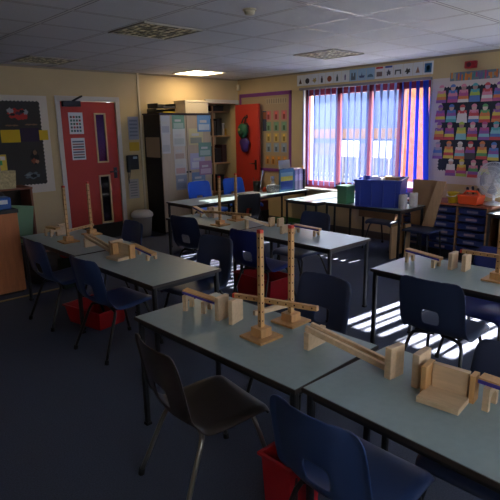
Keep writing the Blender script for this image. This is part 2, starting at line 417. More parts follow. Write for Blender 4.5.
# left display board
bd = thing('display_board', 'dark animal display board with white scalloped border on the left wall', 'display board', (-4.25, 0, 1.43))
XR, XLb = -3.462, -5.1; zt, zb = 2.055, .785
obj('border_frame', MB().box(((XR+XLb)/2+4.25, -.006, 0), (XR-XLb, .012, zt-zb)), mat('white border card', (206,194,178), .7), bd)
ix0, ix1, iz0, iz1 = XLb+.1+4.25, -3.575+4.25, .915-1.43, 1.985-1.43
poly = []
n = 30
for k in range(n): # scalloped outline
    u = ix0+(ix1-ix0)*k/n; poly += [(u, iz1), (u+(ix1-ix0)/n*.5, iz1+.014)]
n = 22
for k in range(n):
    v = iz1-(iz1-iz0)*k/n; poly += [(ix1, v), (ix1+.014, v-(iz1-iz0)/n*.5)]
n = 30
for k in range(n):
    u = ix1-(ix1-ix0)*k/n; poly += [(u, iz0), (u-(ix1-ix0)/n*.5, iz0-.014)]
poly += [(ix0, iz0)]
obj('backing_paper', MB().prism(poly, 'y', -.015, -.0125), mat('charcoal backing paper', (56,53,50), .85), bd)
rect_y('label_strip', 'left yellow paper label on the dark animal board', 'label', -4.10, -3.86, 1.47, 1.63, C(206,170,24), -.016)
rect_y('label_strip', 'dark purple paper label between the two yellow labels', 'label', -3.86, -3.61, 1.475, 1.65, C(44,26,54), -.016)
rect_y('label_strip', 'right yellow paper label at the edge of the dark animal board', 'label', -3.61, -3.49, 1.49, 1.62, C(206,170,24), -.016)
def blob_picture(label, x, z, w_, h_, cols):
    f = MB(); ms = []
    for i, (dx, dz, sw, sh, c) in enumerate(cols):
        if c not in ms: ms.append(c)
        pl = [(x+dx*w_+sw*w_*math.cos(a*PI/12)*(1+.22*math.sin(2.3*a+i)), z+dz*h_+sh*h_*math.sin(a*PI/12)*(1+.3*math.cos(1.7*a+2*i))) for a in range(24)]
        f.prism(pl, 'y', -.0165-.0006*(i+1), -.0155, mi=ms.index(c))
    tag(obj('animal_picture', f, ms), label, 'picture')
R_, K_, WH_, BR_, G_ = C(178,44,34), C(24,24,24), C(150,150,150), C(120,90,66), C(90,100,104)
blob_picture('red and white animal cut-out at the top of the dark board', -3.86, 1.83, .26, .16, [(0, 0, .45, .4, R_), (-.35, .25, .16, .2, WH_), (.4, .15, .12, .2, WH_), (.05, .05, .18, .14, C(70,40,60)), (.25, -.3, .22, .14, R_), (-.25, -.05, .12, .1, K_), (.22, .2, .12, .12, K_)])
blob_picture('left brown antler cut-out above the left yellow label', -3.95, 1.68, .15, .05, [(-.25, .1, .3, .2, BR_), (.25, .1, .3, .2, BR_)])
blob_picture('right brown antler cut-out above the purple label', -3.70, 1.69, .15, .05, [(-.25, .1, .3, .2, BR_), (.25, .1, .3, .2, BR_)])
blob_picture('brown and orange animal cut-out under the right yellow label', -3.70, 1.27, .13, .2, [(0, 0, .42, .44, K_), (-.1, -.25, .3, .16, C(130,66,40)), (.05, .3, .2, .16, BR_), (.2, -.3, .2, .12, C(170,120,90))])
blob_picture('grey animal cut-out at the bottom of the dark board', -3.76, 1.03, .2, .12, [(0, 0, .48, .36, G_), (.1, -.05, .2, .2, K_), (-.25, .1, .16, .12, C(120,128,130))])

# ------------------------------------------------------------------ chairs
def shell_mesh():
    prof = [(.205,.350,.165),(.208,.366,.185),(.195,.381,.195),(.15,.388,.200),(.08,.384,.203),(.0,.377,.203),(-.07,.373,.201),(-.12,.376,.198),
            (-.16,.392,.195),(-.183,.420,.193),(-.195,.455,.193),(-.203,.495,.193),(-.212,.54,.193),(-.222,.59,.192),(-.232,.64,.190),(-.241,.685,.187),(-.247,.712,.180),(-.251,.730,.166),(-.254,.738,.150),(-.258,.738,.12)]
    bm = bmesh.new(); nu = 16; rows = []
    L = len(prof)
    for i, (x, z, hw) in enumerate(prof):
        row = []
        t = min(1, max(0, (z-.40)/.25)) if i > 7 else 0
        for j in range(nu+1):
            u = -1+2*j/nu
            # seat: dished with turned-down rim; back: wrapped forward with a rim
            if i <= 7:
                dx = 0; dz = .010*u*u - (.022 if abs(u) > .99 else 0)
                if i < 2: dz -= .012*u*u
            else:
                dx = .034*u*u*t + .03*u*u*(1-t) + (-.014 if abs(u) > .99 else 0); dz = 0
                if i in (8, 9): dz = .012*u*u
            row.append(bm.verts.new((x+dx, u*hw, z+dz)))
        rows.append(row)
    for i in range(L-1):
        for j in range(nu):
            if i in (10, 11) and 6 <= j <= 9: continue      # hand hole in the back
            f = bm.faces.new((rows[i][j], rows[i][j+1], rows[i+1][j+1], rows[i+1][j])); f.smooth = True
    bmesh.ops.recalc_face_normals(bm, faces=bm.faces)
    me = bpy.data.meshes.new('tmp'); bm.to_mesh(me); bm.free()
    o = bpy.data.objects.new('tmp', me); COL.objects.link(o)
    so = o.modifiers.new('s', 'SOLIDIFY'); so.thickness = .007; so.offset = 0
    sb = o.modifiers.new('b', 'SUBSURF'); sb.levels = 1; sb.render_levels = 1
    dg = bpy.context.evaluated_depsgraph_get()
    m2 = bpy.data.meshes.new_from_object(o.evaluated_get(dg))
    bpy.data.objects.remove(o); m2.name = 'seat_shell'
    for p in m2.polygons: p.use_smooth = True
    return m2
def make_chair(label, shell_m, leg_m):
    t = thing('classroom_chair', label, 'chair', group='moulded classroom chairs')
    me = shell_mesh(); me.materials.clear(); me.materials.append(shell_m)
    o = bpy.data.objects.new('seat_shell', me); COL.objects.link(o); o.parent = t
    f = MB()
    for s in (-1, 1): f.tube([(.14, s*.125, .358), (-.10, s*.125, .352)], .010)
    f.tube([(.06, -.125, .356), (.06, .125, .356)], .008); f.tube([(-.06, -.125, .353), (-.06, .125, .353)], .008)
    obj('under_frame', f, leg_m, t)
    for fx in (1, -1):
        for s in (1, -1):
            x1 = .225 if fx > 0 else -.235
            p = [(fx*.10+.02, s*.02, .352), (fx*.115+.02, s*.10, .350), (fx*.125+.02, s*.14, .338), (fx*.135+.015, s*.155, .305)]
            for k in range(1, 6):
                q = k/5; p.append((fx*.135+.015+(x1-fx*.135-.015)*q, s*(.155+.04*q), .31-.295*q))
            l = obj('leg', MB().tube(p, .0105, 10), leg_m, t)
            obj('foot_cap', MB().cyl((x1-.004*fx, s*.195, .03), (x1, s*.197, .0), .0135, .0145), RUBBER, l)
    return t
base_chair = None
def chair(x, y, face, label, shell=None, leg=None, seatback=True, sc=1.):
    """x,y = floor centre; face in degrees (0 = facing +X)"""
    global base_chair
    if base_chair is None:
        base_chair = make_chair(label, BLUE_CH, BLACKMETAL); r = base_chair
        r.location = (x, y, 0); r.rotation_euler.z = math.radians(face)
    else:
        sw = {}
        if shell: sw['blue polypropylene'] = shell
        if leg: sw['black steel'] = leg
        r = dup(base_chair, (x, y, 0), math.radians(face), label, 'moulded classroom chairs', sw or None)
    r.scale = (1.06*sc, 1.06*sc, sc)
    return r
chair(-4.63, -2.86, 3, 'blue chair at the left table nearest the wooden cabinet')
chair(-4.62, -3.74, 5, 'blue chair on the near side of the left table, in front of the red tray')
chair(-4.09, -2.72, 178, 'blue chair on the far side of the left table facing the camera')
chair(-3.99, -3.90, 186, 'grey navy chair by the corner of the left table, seat pushed under it', NAVY_CH)
chair(-3.10, -2.80, 10, 'navy chair with hand hole at the far end of the middle table', NAVY_CH)
chair(-3.17, -3.84, 4, 'royal blue chair at the middle table above the red tray', ROYAL_CH)
chair(-2.50, -3.70, 180, 'dark grey chair behind the far side of the middle table', NAVY_CH)
chair(-4.28, -5.25, 180, 'dark navy chair on the far side of the front table behind the wooden ramp', NAVY_CH)
chair(-5.08, -5.40, -7, 'black brown chair with steel legs in the foreground', BLACK_CH, CHROME)
chair(-5.01, -6.17, 0, 'large blue chair in the foreground at bottom right, back to the camera')
chair(-3.44, -5.72, 3, 'dark navy chair in front of the right table above the sun stripes', NAVY_CH)
chair(-2.88, -5.74, 180, 'royal blue chair on the far side of the right table', ROYAL_CH)
chair(-4.55, -6.47, 180, 'navy chair backrest showing beyond the front table at the right edge', NAVY_CH)
chair(-1.50, -.98, -90, 'bright blue chair in front of the tall cupboard doors', SKY_CH, sc=1.1)
chair(-.80, -.98, -92, 'bright blue chair in front of the open red store door', SKY_CH, sc=1.1)
chair(-1.62, -1.80, 80, 'black chair with sunlit edge at the back table', BLACK, None)
chair(-.42, -3.4, 180, 'dark blue chair tucked under the window table below the crate', NAVY_CH)
st = thing('stool', 'low navy stool by the window table holding the cardboard sheet', 'stool', (-.67, -4.06, 0))
obj('seat', MB().box((0, 0, .372), (.38, .36, .026)), NAVY_CH, st, bevel=.01)
for sx_ in (-1, 1):
    for sy in (-1, 1): obj('leg', MB().cyl((sx_*.15, sy*.14, .359), (sx_*.17, sy*.16, 0), .011), BLACKMETAL, st)

# ------------------------------------------------------------------ tables
TH = .638
def make_table(label, L=1.13, Wd=.575):
    """long axis along local y, origin at floor centre"""
    t = thing('classroom_table', label, 'table', group='grey topped classroom tables')
    obj('table_top', MB().box((0, 0, TH-.009), (Wd-.008, L-.008, .018)), table_mat(), t, bevel=.002)
    e = MB()
    for s in (-1, 1):
        e.box((s*(Wd/2-.002), 0, TH-.0105), (.004, L, .019)); e.box((0, s*(L/2-.002), TH-.0105), (Wd-.008, .004, .019))
    obj('edge_band', e, EDGE, t)
    f = MB()
    for s in (-1, 1):
        f.box((s*(Wd/2-.03), 0, TH-.034), (.025, L-.06, .028)); f.box((0, s*(L/2-.03), TH-.034), (Wd-.06, .025, .028))
    obj('frame', f, BLACKMETAL, t, bevel=.004)
    for sx_ in (-1, 1):
        for sy in (-1, 1):
            px_, py_ = sx_*(Wd/2-.026), sy*(L/2-.026)
            l = obj('leg', MB().box((px_, py_, (TH-.02+.012)/2), (.028, .028, TH-.032)), BLACKMETAL, t, bevel=.007)
            obj('foot_cap', MB().box((px_, py_, .0075), (.032, .032, .015)), RUBBER, l)
    return t
T0 = make_table('left table at the far end beside the wooden cabinet'); T0.location = (-4.415, -2.68, 0); T0.rotation_euler.z = math.radians(1)
def table(x, y, a, label): return dup(T0, (x, y, 0), math.radians(a), label, 'grey topped classroom tables')
table(-4.43, -3.83, 1.2, 'left table at its near end with the building blocks and purple striped bridge')
table(-2.895, -2.87, 1, 'middle table at the far end carrying two pegged posts')
table(-2.855, -4.02, 0, 'middle table at its near end below the window side')
table(-4.775, -5.35, 1, 'foreground grey table carrying the two tall pegged posts')
table(-4.745, -6.495, -1.5, 'foreground grey table at bottom right carrying the box seat of blocks')
table(-3.12, -5.71, 0, 'grey table at the right edge in front of the blue tray units')
table(-1.87, -1.49, 90, 'back table in front of the cupboard with sunlit blue top')
table(-.70, -1.49, 90, 'back table with standing books beside the window wall')
table(-.63, -2.54, 90, 'table by the window next to the green box')
table(-.77, -3.41, 0, 'table by the window carrying the big blue crate')
table(-.30, -5.33, 0, 'table at the right edge beside the tray unit')

# ------------------------------------------------------------------ wooden marble run pieces
ZT = TH+.0005
def make_post(label):
    t = thing('pegged_post', label, 'wooden post', group='pegged posts')
    obj('base_plate', MB().box((0, 0, .006), (.147, .147, .012)), WOOD2, t, bevel=.002)
    obj('base_block', MB().box((0, 0, .033), (.07, .07, .042)), WOOD2, t, bevel=.002)
    f = MB().box((0, 0, .28), (.022, .022, .452))
    for k in range(10):
        z = .085+.044*k
        f.cyl((0, -.0114, z), (0, .0114, z), .0042, n=10, mi=1); f.cyl((-.0114, 0, z), (.0114, 0, z), .0042, n=10, mi=1)
    obj('post', f, [WOOD2, HOLE], t)
    obj('red_tip', MB().box((0, 0, .511), (.0235, .0235, .018)), REDTIP, t, bevel=.003)
    return t
P0 = make_post('front pegged post with red tip on the foreground table'); P0.location = (-4.79, -5.47, ZT)
def post(x, y, a, label):
    r = dup(P0, (x, y, ZT), math.radians(a), label, 'pegged posts'); r.scale = (1, 1, .965); return r
post(-4.545, -5.435, 2, 'rear pegged post with red tip on the foreground table')
post(-4.50, -2.71, 0, 'front pegged post with red tip on the left table')
post(-4.20, -2.555, 0, 'rear pegged post with red tip on the left table')
post(-3.06, -3.10, 3, 'left pegged post with red tip on the middle table')
post(-2.75, -3.00, 0, 'right pegged post with red tip on the middle table')
post(-3.10, -5.88, 2, 'pegged post standing at the right edge of the right table')
def bar(label, p, q, tip=True, holes=True, m=None):
    p, q = Vector(p), Vector(q); d = q-p; L = d.length
    t = thing('pegged_bar', label, 'wooden bar', p)
    t.rotation_euler = (0, -math.asin(d.z/L), math.atan2(d.y, d.x))
    f = MB().box((L/2, 0, 0), (L, .020, .022)); 
    if holes:
        for k in range(int(L/.045)): f.cyl((.03+.045*k, -.0104, 0), (.03+.045*k, .0104, 0), .0042, n=10, mi=1)
    obj('bar', f, [m or WOOD2, HOLE], t)
    if tip: obj('red_tip', MB().box((-.006, 0, 0), (.016, .0215, .0235)), REDTIP, t, bevel=.003)
    return t
bar('holed bar with red end across the posts of the foreground table', (-4.785, -5.285, .803), (-4.70, -5.735, .826))
bar('pale plain bar linking the two posts of the foreground table', (-4.768, -5.40, .735), (-4.56, -5.43, .735), False, False, WOOD)
bar('holed bar between the posts of the left table', (-4.49, -2.695, .735), (-4.19, -2.58, .735), False)
bar('holed bar across the posts of the middle table', (-3.105, -2.88, .765), (-3.06, -3.56, .795), False)
bar('holed bar with red end reaching the post on the right table', (-3.13, -5.66, .797), (-3.13, -5.93, .803))
def block(label, x, y, a, dx, dy, dz, m=None):
    return tag(obj('wooden_block', MB().box((0, 0, dz/2), (dx, dy, dz)), m or WOOD, None, (x, y, ZT), math.radians(a), .003), label, 'wooden block')
block('left of the paired upright blocks on the foreground table', -4.762, -5.150, 9, .085, .026, .125)
block('right of the paired upright blocks on the foreground table, under the red end', -4.742, -5.236, 16, .105, .024, .128)
block('upright block at the lower end of the foreground ramp', -4.69, -6.118, -6, .085, .03, .13)
block('upright block between the ramp and the box seat', -4.672, -6.222, 3, .10, .028, .135)
block('small block propping up the foreground ramp', -4.688, -5.712, 3, .13, .028, .082)
block('left upright block on the right table', -3.03, -5.555, 2, .10, .028, .118)
block('right upright block under the red ended bar on the right table', -3.005, -5.637, 5, .11, .028, .115)
block('left upright block by the bridge on the middle table', -2.80, -2.63, 6, .10, .03, .115)
block('right upright block by the left post of the middle table', -2.79, -2.71, 6, .10, .03, .118)
block('upright block below the ramp on the middle table', -2.75, -3.535, 6, .08, .028, .09)
block('second upright block beyond the ramp on the middle table', -2.69, -3.60, 6, .09, .028, .085)
block('low block beside the bridge at the near end of the middle table', -2.90, -3.86, 10, .14, .028, .075)
block('upright block beside the box seat on the left table', -4.43, -3.445, 5, .12, .028, .115)
block('small block propping up the ramp on the left table', -4.45, -3.03, 5, .11, .026, .08)
block('pale block beside the front post of the left table', -4.37, -2.30, 5, .09, .03, .095)
block('pale upright block at the far end of the left table', -4.42, -2.36, 8, .09, .03, .09)
def ramp(label, p, q, w_=.062):
    p, q = Vector(p), Vector(q); d = q-p; L = d.length
    t = thing('marble_ramp', label, 'wooden ramp', p); t.rotation_euler = (0, -math.asin(d.z/L), math.atan2(d.y, d.x))
    obj('channel_floor', MB().box((L/2, 0, .006), (L, w_-.03, .010)), mat('dark beech floor', (160,128,90), .6, noise=.1, nscale=8), t)
    for s in (-1, 1): obj('side_rail', MB().box((L/2, s*(w_/2-.008), .012), (L, .017, .026)), WOOD, t, bevel=.002)
    return t
ramp('sloping wooden ramp on the foreground table', (-4.71, -5.69, .722), (-4.655, -6.085, .642))
ramp('sloping wooden ramp on the left table', (-4.46, -3.01, .722), (-4.43, -3.41, .642))
ramp('sloping wooden ramp on the middle table', (-3.03, -3.41, .752), (-2.80, -3.52, .645), .06)
block('block under the high end of the ramp on the middle table', -2.99, -3.425, 60, .06, .03, .085)
def make_seat(label):
    t = thing('block_seat', label, 'wooden block seat', group='box seats of blocks')
    obj('seat_slab', MB().box((-.03, 0, .011), (.11, .15, .022)), WOOD, t, bevel=.002)
    obj('back_board', MB().box((.042, 0, .055), (.024, .13, .11)), WOOD, t, bevel=.002)
    obj('end_board', MB().box((.022, .078, .055), (.085, .02, .11)), WOOD2, t, bevel=.002)
    obj('end_board', MB().box((.045, -.081, .055), (.05, .02, .105)), WOOD2, t, bevel=.002)
    return t
s0 = make_seat('box seat built of blocks on the foreground table'); s0.location = (-4.715, -6.345, ZT); s0.rotation_euler.z = math.radians(6)
dup(s0, (-4.475, -3.595, ZT), math.radians(8), 'box seat built of blocks on the left table', 'box seats of blocks')
def bridge(label, p, q, z0, z1, m=None, strip=True):
    """beam from p to q (xy), heights z0,z1 above the table, on two arched legs"""
    m = m or WOOD2
    p, q = Vector(p), Vector(q); d = q-p; L = d.length
    t = thing('arched_bridge', label, 'wooden bridge', (p.x, p.y, ZT), math.atan2(d.y, d.x))
    a = math.atan2(z1-z0, L); hz = .02
    M = Matrix.Translation((0, 0, z0)) @ Matrix.Rotation(-a, 4, 'Y')
    obj('beam', MB().box((L/2, 0, -hz/2), (L/math.cos(a), .05, hz), M=M), m, t)
    if strip:
        s = MB()
        for k in (-1, 1): s.box((L/2, k*.0265, -hz/2-.003), (L/math.cos(a), .003, .013), M=M)
        obj('purple_strip', s, PURPLE, t)
    for u in (.08, .62 if L < .22 else .86):
        xx = u*L; zt = z0+(z1-z0)*u-hz-.001
        pl = [(-.045, 0), (-.028, 0)]+[(-.028*math.cos(k*PI/8), max(.01, zt-.05)+.026*math.sin(k*PI/8)) for k in range(9)]+[(.028, 0), (.045, 0), (.045, zt), (-.045, zt)]
        obj('arched_leg', MB().prism(pl, 'x', xx-.011, xx+.011), WOOD, t)
    return t
bridge('low arched bridge with purple strip at the left end of the foreground table', (-4.80, -4.885), (-4.715, -5.075), .112, .07)
bridge('arched bridge with purple strip at the right edge of the foreground table', (-4.655, -6.44), (-4.64, -6.90), .108, .10)
bridge('arched bridge with purple strip on the left table', (-4.35, -3.575), (-4.335, -3.85), .092, .058)
bridge('small arched bridge at the far end of the left table', (-4.50, -2.27), (-4.47, -2.43), .09, .09, strip=False)
bridge('arched bridge at the far end of the middle table', (-2.80, -2.33), (-2.845, -2.585), .09, .06)
bridge('arched bridge at the near end of the middle table by the window side', (-2.84, -3.92), (-2.80, -4.20), .085, .07)
bridge('arched bridge with dark strip at the left end of the right table', (-3.05, -5.22), (-3.07, -5.49), .095, .075)

# ------------------------------------------------------------------ red trays, bags under tables
def tray(name, label, x, y, a, sx_, sy, h, m, taper=.85, lip=.012):
    t = thing(name, label, 'tray', (x, y, 0), math.radians(a))
    bm = bmesh.new()
    def ring(f, z, ins=0): return [bm.verts.new((ux*(sx_/2*f-ins), uy*(sy/2*f-ins), z)) for ux, uy in ((-1,-1), (1,-1), (1,1), (-1,1))]
    R = [ring(taper, 0.001), ring(1, h), ring(1, h, -lip), ring(1, h-.012, -lip), ring(1, h, .004), ring(taper, .006, .004)]
    bm.faces.new(R[0])
    for A, B in ((R[0], R[1]), (R[1], R[3]), (R[3], R[2]), (R[2], R[4]), (R[4], R[5])):
        for k in range(4): bm.faces.new((A[k], A[(k+1) % 4], B[(k+1) % 4], B[k]))
    bm.faces.new(R[5])
    obj('tray_body', bm, m, t)
    return t
tray('storage_tray', 'red plastic tray on the floor under the left table', -4.50, -3.14, 12, .30, .46, .16, REDTRAY)
tray('storage_tray', 'red plastic tray on the floor under the middle table', -3.04, -3.70, 0, .30, .50, .24, REDTRAY)
tray('storage_tray', 'tall red plastic bin on the floor under the foreground tables', -4.97, -5.83, 0, .20, .16, .30, REDTRAY)
bg = thing('fabric_bag', 'dark grey fabric bag on the floor beyond the left table', 'bag', (-4.25, -1.55, 0), .1)
bm = bmesh.new(); bmesh.ops.create_uvsphere(bm, u_segments=24, v_segments=14, radius=1)
for v in bm.verts:
    n_ = .06*math.sin(7*v.co.x+3*v.co.y)+.05*math.sin(9*v.co.z+4*v.co.x)
    v.co = Vector((v.co.x*(.30+n_), v.co.y*.20, max(-.13, v.co.z*(.16+n_*.5))+.131))
for f in bm.faces: f.smooth = True
obj('bag_body', bm, mat('grey brown fabric', (52,46,42), .9, noise=.2, nscale=12), bg)
obj('strap', MB().tube([(-.2, 0, .25), (-.1, -.05, .33), (.05, -.05, .34), (.15, 0, .26)], .012), mat('pinkish webbing', (140,112,100), .9), bg)
bk = thing('book_bag', 'red and green book bag leaning under the left table', 'bag', (-4.18, -2.02, 0), 0)
obj('bag_body', MB().box((0, 0, .17), (.30, .10, .33)), mat('dark green fabric', (30,52,44), .8), bk, bevel=.02)
obj('flap', MB().box((0, -.01, .36), (.24, .11, .05)), mat('red fabric', (150,34,40), .8), bk, bevel=.015)

# ------------------------------------------------------------------ left cabinet group
cb = thing('low_cabinet', 'low brown wooden cabinet at the left edge of the room', 'cabinet', (-5.15, -1.60, 0))
obj('carcass', MB().box((0, 0, .42), (1.08, .42, .80)), mat('brown veneer', (196,122,78), .6, .3, noise=.10, nscale=5, stretch=(8,8,1)), cb, bevel=.003)
obj('top_board', MB().box((0, 0, .838), (1.10, .44, .036)), mat('dark top', (28,26,28), .5), cb, bevel=.003)
obj('plinth', MB().box((0, .0, .01), (1.04, .39, .02)), DARK, cb)
tb = thing('storage_tub', 'small blue plastic tub with white label on the low brown cabinet', 'tub', (-4.77, -1.70, .857))
obj('tub_body', MB().box((0, 0, .06), (.25, .16, .12)), mat('blue tub plastic', (34,88,168), .45), tb, bevel=.012)
obj('label_card', MB().box((.05, -.082, .075), (.08, .003, .04)), PAPER, tb)
bb_ = thing('fabric_bag', 'black fabric bag behind the blue tub on the cabinet', 'bag', (-4.80, -1.52, .857))
bm = bmesh.new(); bmesh.ops.create_uvsphere(bm, u_segments=20, v_segments=12, radius=1)
for v in bm.verts: v.co = Vector((v.co.x*(.20-.09*max(0, v.co.z)), v.co.y*.10, max(0, (v.co.z+.75)*.13)))
for f in bm.faces: f.smooth = True
obj('bag_body', bm, mat('black fabric', (18,18,20), .9), bb_)
# open bookcase behind
oc = thing('open_bookcase', 'open wooden bookcase with leaning folders behind the low cabinet', 'bookcase', (-4.62, -1.04, 0))
bw = mat('reddish veneer', (128,74,42), .5, noise=.1, nscale=5, stretch=(8,8,1))
obj('side_panel', MB().box((.30+.09, 0, .49), (.02, .34, .98)), bw, oc); obj('side_panel', MB().box((-.42, 0, .49), (.02, .34, .98)), bw, oc)
obj('top_board', MB().box((-.012, 0, .99), (.83, .36, .02)), bw, oc)
obj('back_panel', MB().box((-.012, .16, .5), (.78, .012, .96)), mat('dark hardboard', (40,28,22), .8), oc)
obj('shelf', MB().box((-.012, 0, .42), (.78, .32, .018)), bw, oc)
for i, (dx, c, lab) in enumerate(((.10, (176,172,166), 'pale ring folder leaning leftmost in the open bookcase'), (.15, (60,58,56), 'dark folder leaning between pale folders in the open bookcase'), (.20, (190,186,176), 'pale ring folder leaning next to the green folder'))):
    o = obj('ring_folder', MB().box((0, 0, .25), (.022, .24, .44), M=Matrix.Rotation(math.radians(-20), 4, 'Y')), mat('folder %d' % i, c, .6), None, (-4.62+dx, -1.05, .44)); tag(o, lab, 'folder')
gf = obj('ring_folder', MB().box((0, 0, 0), (.27, .02, .42), M=Matrix.Rotation(math.radians(8), 4, 'Y')), mat('green folder card', (112,146,112), .7), None, (-4.40, -1.235, .60)); tag(gf, 'large green folder standing against the open bookcase front', 'folder')
gf2 = thing('low_shelf_box', 'plain dark box on the floor below the green folder', 'box', (-4.42, -1.27, 0)); obj('box_body', MB().box((0, 0, .19), (.34, .09, .378)), DARK, gf2)
mb_ = thing('magazine_basket', 'pale magazine basket of picture books on the open bookcase', 'basket', (-4.52, -1.10, 1.0005))
obj('basket_body', MB().prism([(-.13, 0), (.13, 0), (.145, .19), (-.145, .19)], 'y', -.11, .02), mat('pale wicker', (190,172,126), .8, noise=.3, nscale=40), mb_)
for i, (dx, dz, c1, c2, lab) in enumerate(((-.085, .02, (190,70,60), (220,190,180), 'red and white picture book standing left in the pale basket'), (-.02, .0, (110,70,160), (200,60,80), 'purple picture book standing in the middle of the pale basket'), (.06, .03, (206,176,50), (70,150,80), 'yellow and green picture book standing right in the pale basket'))):
    o = obj('picture_book', MB().box((0, 0, .16), (.115, .012, .31+dz)).box((-.02, -.0065, .24), (.06, .001, .05), mi=1).box((.02, -.0065, .29), (.05, .001, .04), mi=2), [mat('book cover %d' % i, c1, .5), C(*c2), C(214,200,190)], None, (-4.52+dx, -1.068+.014*i, 1.0165+dz/2)); tag(o, lab, 'book')
# paper bin by the door
bn = thing('waste_bin', 'grey swing lid waste bin beside the tall cupboard', 'bin', (-2.26, -.26, 0))
gm_ = mat('grey bin plastic', (142,136,126), .55)
obj('bin_body', MB().lathe([(.12, 0), (.135, .12), (.15, .30), (.15, .31)], n=24), gm_, bn)
obj('bin_lid', MB().lathe([(.165, .31), (.17, .33), (.165, .36), (.12, .40), (.02, .41)], n=24), mat('pale bin lid', (206,200,190), .5), bn)

# ------------------------------------------------------------------ tall cupboard
cu = thing('tall_cupboard', 'tall cupboard with beige doors covered in papers and black side', 'cupboard', (-1.52, -.255, 0))
cx = -1.52
obj('carcass', MB().box((0, .0, .92), (.95, .44, 1.80)), mat('black brown carcass', (26,22,22), .6), cu)
obj('top_board', MB().box((0, -.01, 1.832), (.98, .47, .022)), mat('dark plum top', (44,28,36), .5), cu)
dm = mat('beige cupboard door', (176,158,136), .6, noise=.05, nscale=4, stretch=(6,6,1))
for s in (-1, 1):
    d = obj('door', MB().box((s*.238, -.229, .93), (.468, .018, 1.76)), dm, cu, bevel=.002)
    obj('door_knob', MB().cyl((s*.03, -.238, .95), (s*.03, -.262, .95), .012), BLACKMETAL, d)
YD = -.2550-.238-.001
papers = [ # door papers: left edge x, right x, bottom z, top z, base, patch, label
 (-1.975,-1.84,1.55,1.79,(176,180,190),(120,126,160),'grey blue sheet at the top left corner of the cupboard doors'),
 (-1.975,-1.85,1.27,1.52,(182,180,182),(140,140,150),'grey sheet second down the left edge of the cupboard doors'),
 (-1.77,-1.57,1.62,1.80,(70,128,104),(120,160,140),'green topped sheet at the top of the left cupboard door'),
 (-1.77,-1.57,1.37,1.60,(186,190,190),(150,160,158),'pale grey sheet below the green topped sheet on the left cupboard door'),
 (-1.76,-1.58,1.16,1.35,(190,176,164),(150,110,90),'pale sheet with small brown picture midway down the left cupboard door'),
 (-1.76,-1.57,.93,1.14,(186,182,178),(180,110,96),'white sheet with red corner picture on the left cupboard door'),
 (-1.75,-1.57,.70,.91,(120,130,150),(60,80,110),'blue grey photo sheet low on the left cupboard door'),
 (-1.30,-1.06,1.58,1.80,(60,120,190),(150,180,210),'bright blue picture sheet at the top of the right cupboard door'),
 (-1.47,-1.22,1.38,1.60,(190,176,120),(80,90,70),'yellow landscape picture on the right cupboard door'),
 (-1.29,-1.06,1.19,1.38,(66,116,104),(110,150,140),'green picture sheet on the right cupboard door'),
 (-1.46,-1.20,1.00,1.22,(150,148,186),(190,190,206),'lilac sheet on the right cupboard door'),
 (-1.29,-1.06,.90,1.09,(128,80,120),(170,130,160),'purple picture sheet on the right cupboard door edge'),
 (-1.44,-1.20,.72,.92,(74,108,146),(140,160,180),'slate blue sheet low on the right cupboard door'),
]
for i, (a, b, c, d, c1, c2, lab) in enumerate(papers):
    rect_y('pinned_sheet', lab, 'paper', a-.015, b+.012, c-.02, d+.012, C(*soft(c1, .3)), YD-.0025*(i % 2)-.001, patches=[(.1, .9, .1, .45, C(*soft(c2, .5))), (.2, .7, .55, .7, C(180,180,182))])
o = obj('pinned_sheet', MB().box((-1.9965, -.26, 1.34), (.003, .38, .30)), C(168,146,122)); tag(o, 'beige notice stuck to the black side of the tall cupboard', 'paper')
# on top of the cupboard
for k, (lab, dz) in enumerate((('lower black letter tray on top of the tall cupboard', 0), ('upper black letter tray on top of the tall cupboard', .075))):
    t = thing('letter_tray', lab, 'letter tray', (-1.80+.015*k, -.24, 1.8435+dz), .05*k)
    f = MB().box((0, 0, .004), (.34, .26, .008)).box((-.167, 0, .034), (.006, .26, .066)).box((.167, 0, .034), (.006, .26, .066)).box((0, .127, .034), (.33, .006, .066))
    obj('tray_body', f, BLACK, t)
    ys = obj('sheet_stack', MB().box((.05, -.02, .016), (.22, .24, .014)), C(206,176,40) if k == 0 else C(90,86,84), None, (-1.80, -.24, 1.8435+dz)); tag(ys, 'yellow paper in the lower letter tray' if k == 0 else 'grey paper in the upper letter tray', 'paper')
wb = thing('storage_box', 'cream white cardboard box on top of the tall cupboard', 'box', (-1.215, -.22, 1.8435))
obj('box_body', MB().box((0, 0, .085), (.44, .30, .17)), mat('cream box card', (206,190,160), .7), wb, bevel=.003)
obj('box_lid', MB().box((0, 0, .185), (.45, .31, .03)), mat('cream box card', (0,0,0)), wb, bevel=.003)

